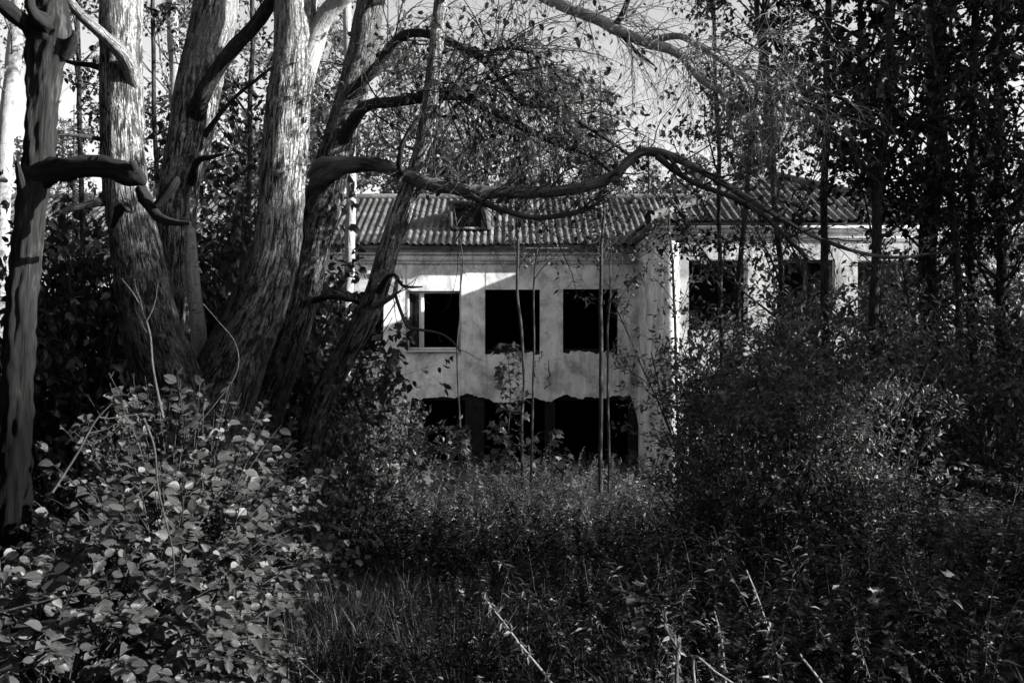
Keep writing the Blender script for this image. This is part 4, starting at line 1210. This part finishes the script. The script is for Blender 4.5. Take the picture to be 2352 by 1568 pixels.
# loose dead sticks and shoots standing in the shrub
def stick(label, rows, mat='twig_mid', name='dry_stick', forks=3, seed=0, group='dry sticks in the left shrubs', cat='stick'):
    rng = np.random.default_rng(seed + 900)
    c = pctrl([(a, b, y_, w_ * (.75 - .45 * i / len(rows))) for i, (a, b, y_, w_) in enumerate(rows)])
    root = thing(name, label, cat, c[0][:3], group)
    g, s = limb_geo(c, rng, 7, .08, .04, .008)
    if forks:
        k = np.linspace(0, len(s) - 1, 10).astype(int)
        p1, r1 = spawn(rng, s[k, :3][None], s[k, 3][None], forks, .3, 1, (25, 60), (.1, .3), (.002, .004), 6, .15, 0, .05)
        tubes(g, p1, r1, 4)
    g.build('stem', M[mat], root, smooth=True, attr=True)
    return root
stick('pale forked stick leaning in front of the second trunk foot', [(375, 960, 4.9, 9), (350, 850, 4.9, 8), (338, 760, 4.9, 8), (310, 690, 4.9, 6), (278, 645, 4.9, 5)], seed=1)
stick('pale stick slanting low across the left shrubs', [(120, 1130, 4.2, 9), (180, 1040, 4.2, 9), (220, 970, 4.2, 9), (260, 925, 4.2, 5)], seed=2)
stick('arched thin stick curving beside the short birch stem', [(440, 990, 5.2, 4), (500, 920, 5.2, 4), (548, 850, 5.2, 4), (545, 790, 5.2, 4), (505, 740, 5.2, 4), (470, 700, 5.2, 3)], seed=3, forks=0)
stick('forked dark stick hanging down the middle of the left shrubs', [(330, 960, 4.4, 9), (355, 1030, 4.4, 9), (365, 1130, 4.35, 8), (395, 1260, 4.3, 7), (400, 1330, 4.3, 4)], 'twig', seed=4)
stick('long thin stick crossing the lower left shrubs', [(-20, 1410, 3.9, 6), (80, 1385, 3.9, 6), (160, 1365, 3.9, 5), (240, 1360, 3.9, 4)], seed=5, forks=1)

# ------------------------------------------------------------------ trees behind the building and to the left
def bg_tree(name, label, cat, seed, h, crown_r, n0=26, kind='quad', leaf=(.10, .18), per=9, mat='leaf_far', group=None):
    rng = np.random.default_rng(seed)
    root = thing(name, label, cat, (0, 0, 0), group)
    n = 14; path = np.zeros((1, n, 3)); path[0, :, 2] = np.linspace(-.3, h * .93, n); path[0, :, :2] += np.cumsum(rng.normal(0, .05, (n, 2)), 0)
    rad = np.linspace(.2, .02, n)[None] * h / 11
    g = Geo(); tubes(g, path, rad, 8); g.build('trunk', M['bark'], root, smooth=True, attr=True)
    p0, r0 = spawn(rng, path, rad, n0, .25, 1, (35, 75), (crown_r * .6, crown_r * 1.2), (.03, .07), 9, .1, 0, .05)
    g = Geo(); tubes(g, p0, r0, 4)
    p1, r1 = spawn(rng, p0, r0, 10, .2, 1, (25, 65), (.7, 1.5), (.01, .02), 6, .15, .03)
    tubes(g, p1, r1, 3); g.build('branches', M['bark_dark'], root, 'stuff', attr=True)
    p2, r2 = spawn(rng, p1, r1, 4, .2, 1, (25, 65), (.3, .7), (.004, .006), 4, .15, .1)
    pos, d, nn = leaves_on(rng, p2, per, .1, .4, .5, .06)
    gl = Geo(); add_leaves(gl, kind, pos, d, nn, rng.uniform(*leaf, len(pos)), .65, rng.uniform(.3, 1.5, len(pos)))
    gl.build('crown', M[mat], root, 'stuff')
    return root
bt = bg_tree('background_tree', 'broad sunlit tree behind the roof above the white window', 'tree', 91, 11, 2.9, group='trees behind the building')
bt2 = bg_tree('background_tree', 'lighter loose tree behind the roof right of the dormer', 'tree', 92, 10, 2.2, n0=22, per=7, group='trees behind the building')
def setb(o, px, topy, y, h):
    x = (px - CX) / F * y
    sc = (P(px, topy, y)[2] - GZ) / h
    o.location = (x, y, GZ - .1); o.scale = (sc, sc, sc); return o
setb(bt, 960, 120, 38, 11); setb(bt2, 1150, 150, 36, 10)
for px, ty, y, lab, src, h in [
    (790, 60, 40, 'tall sunlit tree behind the building seen between the leaning and slanting trunks', bt2, 10),
    (1280, 230, 42, 'low sunlit tree behind the ridge under the middle of the bare branches', bt, 11),
    (1640, 260, 40, 'tree behind the wing roof left of its hip', bt, 11),
    (560, 150, 38, 'sunlit tree behind the building between the third and brightest trunks', bt, 11),
    (340, 260, 40, 'sunlit tree behind the building between the second and third trunks', bt2, 10),
    (60, 330, 40, 'sunlit tree behind the building at the far left', bt2, 10),
    (2330, 330, 34, 'sunlit tree beyond the right end of the wing', bt, 11),
    (2210, 420, 30, 'lower sunlit tree beyond the right corner of the wing', bt2, 10),
    (660, 180, 44, 'distant tree behind the building beside the brightest trunk', bt, 11),
    (1060, 240, 46, 'distant low tree behind the ridge of the main roof', bt2, 10)]:
    setb(dup(src, (0, 0, 0), rsh.uniform(0, 6.28), 1.0, lab), px, ty, y, h)

def conifer(name, label, seed, h, r, group=None):
    rng = np.random.default_rng(seed)
    root = thing(name, label, 'conifer', (0, 0, 0), group)
    n = 12; path = np.zeros((1, n, 3)); path[0, :, 2] = np.linspace(-.3, h, n)
    rad = np.linspace(.16, .01, n)[None]
    g = Geo(); tubes(g, path, rad, 8); g.build('trunk', M['bark_dark'], root, smooth=True, attr=True)
    m = 150
    z = rng.uniform(.1, .98, m) * h; az = rng.uniform(0, 6.28, m)
    L = r * (1.04 - z / h) * rng.uniform(.6, 1.1, m) + .15
    k = 8; t = np.linspace(0, 1, k)
    p0 = np.zeros((m, k, 3))
    p0[:, :, 0] = (np.cos(az) * L)[:, None] * t; p0[:, :, 1] = (np.sin(az) * L)[:, None] * t
    p0[:, :, 2] = z[:, None] - (L * .35)[:, None] * t ** 1.5 + .1 * L[:, None] * t ** 4
    r0 = np.linspace(.02, .005, k)[None] * np.ones((m, 1))
    g = Geo(); tubes(g, p0, r0, 3)
    p1, r1 = spawn(rng, p0, r0, 9, .15, 1, (40, 75), (.2, .55), (.003, .006), 5, .12, .25)
    tubes(g, p1, r1, 3); g.build('branches', M['twig'], root, 'stuff', attr=True)
    pos, d, nn = leaves_on(rng, p1, 11, 0, .3, .5, .01)
    gl = Geo(); add_leaves(gl, 'quad', pos, d, nn, rng.uniform(.07, .13, len(pos)), .12, 1.0); gl.build('needles', M['leaf'], root, 'stuff')
    return root
cf = conifer('spruce_tree', 'feathery spruce behind the ridge, its tip below the bare bough', 95, 11, 1.9, 'spruces around the building')
setb(cf, 1380, 150, 37, 11)
for px, ty, y, lab in [(1490, 300, 41, 'lower spruce beside the feathery one behind the ridge'), (170, 230, 21, 'spruce with thin hanging twigs between the dead snag and the second trunk'), (-40, 180, 20, 'dark spruce cut by the left edge of the photo'), (1720, 330, 44, 'spruce tip behind the wing roof')]:
    setb(dup(cf, (0, 0, 0), rsh.uniform(0, 6.28), 1.0, lab), px, ty, y, 11)

# ------------------------------------------------------------------ weeds and grass
def weed_proto(seed, h=1.0, nl=46, L=(.06, .12), w=.2, kind='narrow', side=0):
    rng = np.random.default_rng(seed)
    g = Geo()
    t = np.linspace(0, 1, 6)
    bx, by = rng.uniform(-.22, .22, 2)
    path = np.stack([(bx * t + .05 * np.sin(t * 5 + seed)) * t, (by * t + .05 * np.cos(t * 6 + seed)) * t, h * t * (1 - .1 * t)], -1)
    tubes(g, path[None], np.linspace(.0035, .001, 6)[None], 3)
    k = rng.uniform(.12, 1, nl); az = np.arange(nl) * 2.4
    pos = np.stack([np.interp(k, t, path[:, i]) for i in range(3)], -1)
    d = np.stack([np.cos(az), np.sin(az), rng.uniform(-.5, .5, nl)], -1)
    nn = unit(np.array([0, 0, 1.]) + rng.normal(0, .35, (nl, 3)))
    add_leaves(g, kind, pos, d, nn, rng.uniform(*L, nl) * (1.2 - .6 * k), w, rng.uniform(.5, 2.5, nl))
    return np.concatenate(g.v), g.f
WEEDS = [weed_proto(1, 1.0, 60), weed_proto(2, 1.0, 76, (.05, .09), .25), weed_proto(3, 1.0, 50, (.08, .15), .16), weed_proto(4, 1.0, 50, (.06, .11), .45, 'quad'), weed_proto(5, 1.0, 90, (.03, .06), .35, 'quad'), weed_proto(6, .8, 26, (.1, .16), .75, 'maple'), weed_proto(7, .9, 44, (.07, .13), .3), weed_proto(8, 1.0, 60, (.04, .08), .5, 'quad')]
def scatter(name, px, y, h, seed, protos=WEEDS, mat='weed', tilt=.22, wide=None):
    rng = np.random.default_rng(seed)
    x = (px - CX) / F * y
    z = ground(x, y) - .02
    N = len(x); which = rng.integers(0, len(protos), N)
    g = Geo()
    rot = rng.uniform(0, 6.28, N); tx, ty = rng.normal(0, tilt, (2, N))
    for k, (V, Fs) in enumerate(protos):
        m = np.where(which == k)[0]
        if not len(m): continue
        c, s_ = np.cos(rot[m]), np.sin(rot[m])
        hh = h[m]; ww = np.clip(hh, .55, 1.1) if wide is None else hh * wide
        X = (V[None, :, 0] * c[:, None] - V[None, :, 1] * s_[:, None]) * ww[:, None]
        Y = (V[None, :, 0] * s_[:, None] + V[None, :, 1] * c[:, None]) * ww[:, None]
        Z = V[None, :, 2] * hh[:, None]
        X = X + Z * tx[m][:, None] + x[m][:, None]; Y = Y + Z * ty[m][:, None] + y[m][:, None]; Z = Z + z[m][:, None]
        off = (np.arange(len(m)) * len(V))[:, None, None]
        g.add(np.stack([X, Y, Z], -1), [(f[None] + off).reshape(-1, f.shape[1]) for f in Fs])
    o = g.build(name, M[mat], None, 'stuff')
    return o
rw = np.random.default_rng(17)
# tall sunlit weeds in front of the facade
N = 2600
px = rw.uniform(640, 1640, N); y = rw.uniform(13, 26.6, N)
h = np.clip(rw.normal(1.35, .25, N), .5, 1.7)
tgt = np.interp(px, [640, 800, 1000, 1200, 1450, 1640], [1040, 1040, 1020, 1015, 1010, 1010]) + rw.uniform(-15, 100, N)
zmax = EYE + (CY - tgt) / F * y - ground((px - CX) / F * y, y)
h = np.clip(np.minimum(h, zmax), .25, 1.7)
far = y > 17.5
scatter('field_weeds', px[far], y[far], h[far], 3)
scatter('shaded_weeds', px[~far], y[~far], h[~far], 13, mat='weed_shaded')  # nearer weeds take the leaf colour with shade in it
# foreground weeds, their shade put into the leaf colour
N = 2300
y = rw.uniform(4.3, 13, N) ; px = rw.uniform(640, 2420, N)
tgt = np.interp(px, [640, 760, 900, 1100, 1300, 1500, 1700, 2000, 2352], [1420, 1370, 1320, 1250, 1190, 1140, 1120, 1150, 1150]) + rw.uniform(0, 260, N)
zmax = EYE + (CY - tgt) / F * y - ground((px - CX) / F * y, y)
h = np.clip(zmax, .16, 1.2)
scatter('foreground_weeds', px, y, h, 4, mat='weed_shaded')
# low plants along the left, under the trunks
N = 700
y = rw.uniform(6, 13, N); px = rw.uniform(-60, 760, N)
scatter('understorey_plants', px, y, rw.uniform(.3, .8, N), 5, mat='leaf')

# pale weeds along the bottom of the view, sunlight put into their colour
CL = [(1230, 4.0, 40, .25, 120), (1130, 4.2, 40, .2, 110), (1500, 4.6, 50, .35, 130), (1560, 3.9, 30, .4, 60), (1700, 4.8, 45, .5, 120), (1830, 5.2, 40, .5, 90), (1990, 5.0, 45, .5, 120), (2130, 5.4, 40, .6, 120), (2280, 5.0, 40, .5, 120), (930, 4.6, 14, .25, 40), (600, 4.2, 12, .3, 40), (2080, 6.2, 30, .75, 150)]
px = np.concatenate([rw.normal(c[0], c[4] * .5, c[2]) for c in CL]); y = np.concatenate([np.clip(rw.normal(c[1], .35, c[2]), 3.6, 8) for c in CL])
h = np.concatenate([c[3] * rw.uniform(.6, 1.15, c[2]) for c in CL])
WEEDS2 = [weed_proto(11, 1.0, 40, (.05, .1), .24), weed_proto(12, 1.0, 50, (.04, .08), .3), weed_proto(13, 1.0, 30, (.06, .12), .2)]
scatter('sun_toned_weeds', px, y, h, 9, WEEDS2, 'weed_sunlit', .3)

# grass along the path
def grass_proto(seed):
    rng = np.random.default_rng(seed); n = 26
    g = Geo()
    az = rng.uniform(0, 6.28, n); L = rng.uniform(.5, 1.0, n); lean = rng.uniform(.1, .7, n)
    t = np.array([0, .4, .75, 1.0])
    for i in range(n):
        hx = lean[i] * t ** 1.8 * L[i]; hz = L[i] * t * (1 - .35 * lean[i] * t)
        c = np.stack([np.cos(az[i]) * hx + rng.normal(0, .04), np.sin(az[i]) * hx + rng.normal(0, .04), hz], -1)
        sd = np.array([-np.sin(az[i]), np.cos(az[i]), 0]) * .006
        wv = np.array([1, .85, .5, .05])[:, None]
        v = np.concatenate([c - sd * wv, c + sd * wv])
        a = np.arange(3)
        g.add(v, [np.stack([a, a + 1, a + 5, a + 4], -1)])
    return np.concatenate(g.v), g.f
GR = [grass_proto(i) for i in range(4)]
N = 420
y = rw.uniform(4.3, 13, N); px = np.interp(y, [4.3, 13], [760, 850]) + rw.normal(0, 130, N) * 7 / y
scatter('path_grass', px, y, rw.uniform(.15, .4, N), 6, GR, 'grass', .1, 1.0)
N = 500
y = rw.uniform(4.2, 9, N); px = rw.uniform(700, 2400, N)
scatter('meadow_grass', px, y, rw.uniform(.2, .55, N), 7, GR, 'grass', .2, 1.0)

# single stalks that stand out of the weeds
def stalk(label, rows, seed, nl=24, leaf=(.03, .06), mat='twig_pale', t0=.35, name='weed_stalk', w=.28):
    rng = np.random.default_rng(seed)
    c = pctrl(rows)
    root = thing(name, label, 'weed', c[0][:3], 'stalks standing out of the weeds')
    g, s = limb_geo(c, rng, 6, .05, .04, .006)
    g.build('stem', M[mat], root, smooth=True, attr=True)
    if nl:
        k = rng.uniform(t0, 1, nl) * (len(s) - 1.01)
        pos = s[k.astype(int), :3]
        d = unit(rng.normal(0, 1, (nl, 3)) + np.array([0, 0, .2]))
        nn = unit(rng.normal(0, .5, (nl, 3)) + np.array([.3, -.3, .7]))
        foliage(root, rng, 'narrow', pos, d, nn, rng.uniform(*leaf, nl), w, M['weed'])
stalk('leaning pale weed stalk with small leaves in the centre foreground', [(1292, 1602, 4.2, 6), (1245, 1540, 4.2, 5.6), (1198, 1484, 4.2, 5), (1150, 1420, 4.2, 4), (1122, 1387, 4.2, 3), (1105, 1366, 4.2, 2)], 1, 70, (.025, .05))
stalk('tall bare bleached stem, rightmost of the pair at the lower right', [(1855, 1500, 6.2, 7), (1853, 1420, 6.2, 7), (1857, 1330, 6.2, 6), (1852, 1260, 6.2, 6), (1852, 1232, 6.2, 5)], 2, 0)
stalk('shorter bleached stem close beside the tall bare one', [(1848, 1500, 6.1, 7), (1843, 1430, 6.1, 6), (1838, 1360, 6.1, 5), (1832, 1300, 6.1, 4)], 3, 0)
stalk('thin bleached stem alone right of the pair of bare stems', [(2062, 1370, 6.6, 4), (2058, 1310, 6.6, 4), (2052, 1250, 6.6, 4), (2048, 1210, 6.6, 3)], 4, 0)
stalk('curved stalk rising from the bottom edge right of centre', [(1800, 1580, 4.6, 8), (1782, 1500, 4.6, 7), (1760, 1440, 4.6, 6), (1735, 1370, 4.6, 5), (1710, 1310, 4.6, 4)], 5, 14)
stalk('bleached stem leaning at the bottom edge left of the curved stalk', [(1668, 1590, 4.2, 8), (1662, 1520, 4.2, 7), (1655, 1460, 4.2, 6), (1640, 1400, 4.2, 3)], 6, 10)
stalk('short pale broken stem at the bottom edge beneath the bleached pair', [(1900, 1590, 4.2, 7), (1872, 1545, 4.2, 6), (1846, 1515, 4.2, 5), (1838, 1500, 4.2, 4)], 7, 0)
stalk('blurred branching weed close to the lens at the bottom', [(1558, 1600, 3.4, 11), (1552, 1540, 3.4, 9), (1556, 1490, 3.4, 8), (1530, 1450, 3.4, 6), (1520, 1400, 3.4, 3)], 8, 60, (.025, .05), mat='twig_mid')
stalk('pale stalk pair left of the blurred branching weed', [(1600, 1600, 4.0, 6), (1592, 1530, 4.0, 6), (1600, 1505, 4.0, 6), (1640, 1540, 4.0, 5), (1700, 1580, 4.0, 4)], 9, 0)

# ------------------------------------------------------------------ unseen wood around the viewpoint, partly added to block sun and sky
def shade_woods(name, spots, seed, leaf=(.16, .28)):
    rng = np.random.default_rng(seed)
    gl = Geo()
    for x, y, z0, z1, r, n in spots:
        u = unit(rng.normal(0, 1, (n, 3))) * (rng.uniform(0, 1, (n, 1)) ** .4)
        pos = np.array([x, y, (z0 + z1) / 2]) + u * np.array([r, r, (z1 - z0) / 2])
        add_leaves(gl, 'quad', pos, rng.normal(0, 1, (n, 3)), rng.normal(0, .5, (n, 3)) + np.array([0, 0, .7]), rng.uniform(*leaf, n), .7, 1.0)
        if z0 > 5: continue
        gz = float(ground(x, y))
        path = np.array([[x, y, gz - .2], [x + .1, y, (gz + z0) / 2], [x, y + .1, (z0 + z1) / 2]])
        tubes(gl, path[None], np.array([[.15, .12, .05]]), 6)
    gl.build(name, M['leaf_dark'], None, 'stuff')
spots = []
rr2 = np.random.default_rng(33)
for yy, top, r in ((-2.6, 4.5, 1.1), (-1.3, 4.5, 1.1), (0.0, 4.5, 1.1), (1.1, 4.5, .8), (2.5, 3.3, .7), (3.9, 4.5, .8), (4.9, 3.6, .6), (5.6, 2.4, .6), (7.4, 4.6, 1.0), (8.6, 4.6, 1.0)):
    spots.append((9.5, yy, -.2, top, r, 2200))      # unseen thicket, heights and gaps shaped for its shade on the weeds
for yy in (5.2, 6.2):
    spots.append((9.5, yy, 4.35, 4.8, .8, 900))  # unseen leaf caps added to shade the centre weeds
for yy, zz in ((4.9, 8.2), (6.1, 7.0), (7.2, 7.0)):  # unseen crowns added above it to shade the trunk feet
    spots.append((10.3, yy, 4.7, zz, 1.0, 1500 if yy < 7 else 700))
spots.append((17.5, 22.0, 10.2, 14.5, 2.0, 2500))  # unseen crown added to shade the wing roof
spots.append((17.5, 16.5, 1.0, 10, 2.0, 2500))
for yy in np.arange(8.8, 12, 1.5):                # unseen taller trees added to shade the right-hand trees
    spots.append((9.6 + rr2.uniform(-.3, .8), yy, 4.4, 9.0, 1.4, 1500))
for xx, yy in ((-9, 2), (-8, 6), (-9.5, 10), (-11, 14), (-7, -1), (-5, -5), (-9, -5), (-1, -7), (3, -8), (-13, 4), (-13, 18), (-3, -11), (-6.5, 9), (-7.5, 12), (-6, 3), (7, -9), (-14, 9)):
    if xx < 0 and yy > 0: xx = min(xx, -(0.53 * (yy + 2.4) + 2.7))
    spots.append((xx, yy, -.5, 10, 2.4, 4500))
for xx, yy in ((-5, 1), (-1.5, -1), (-4, 5), (-1, 3), (2, 0), (-5.5, 9), (1.5, -4), (4.5, -5), (4.5, 2.5)):
    spots.append((xx, yy, 6.5, 10.5, 2.3, 2600))    # unseen boughs added overhead to cut the sky light
shade_woods('shade_woods', spots, 3)
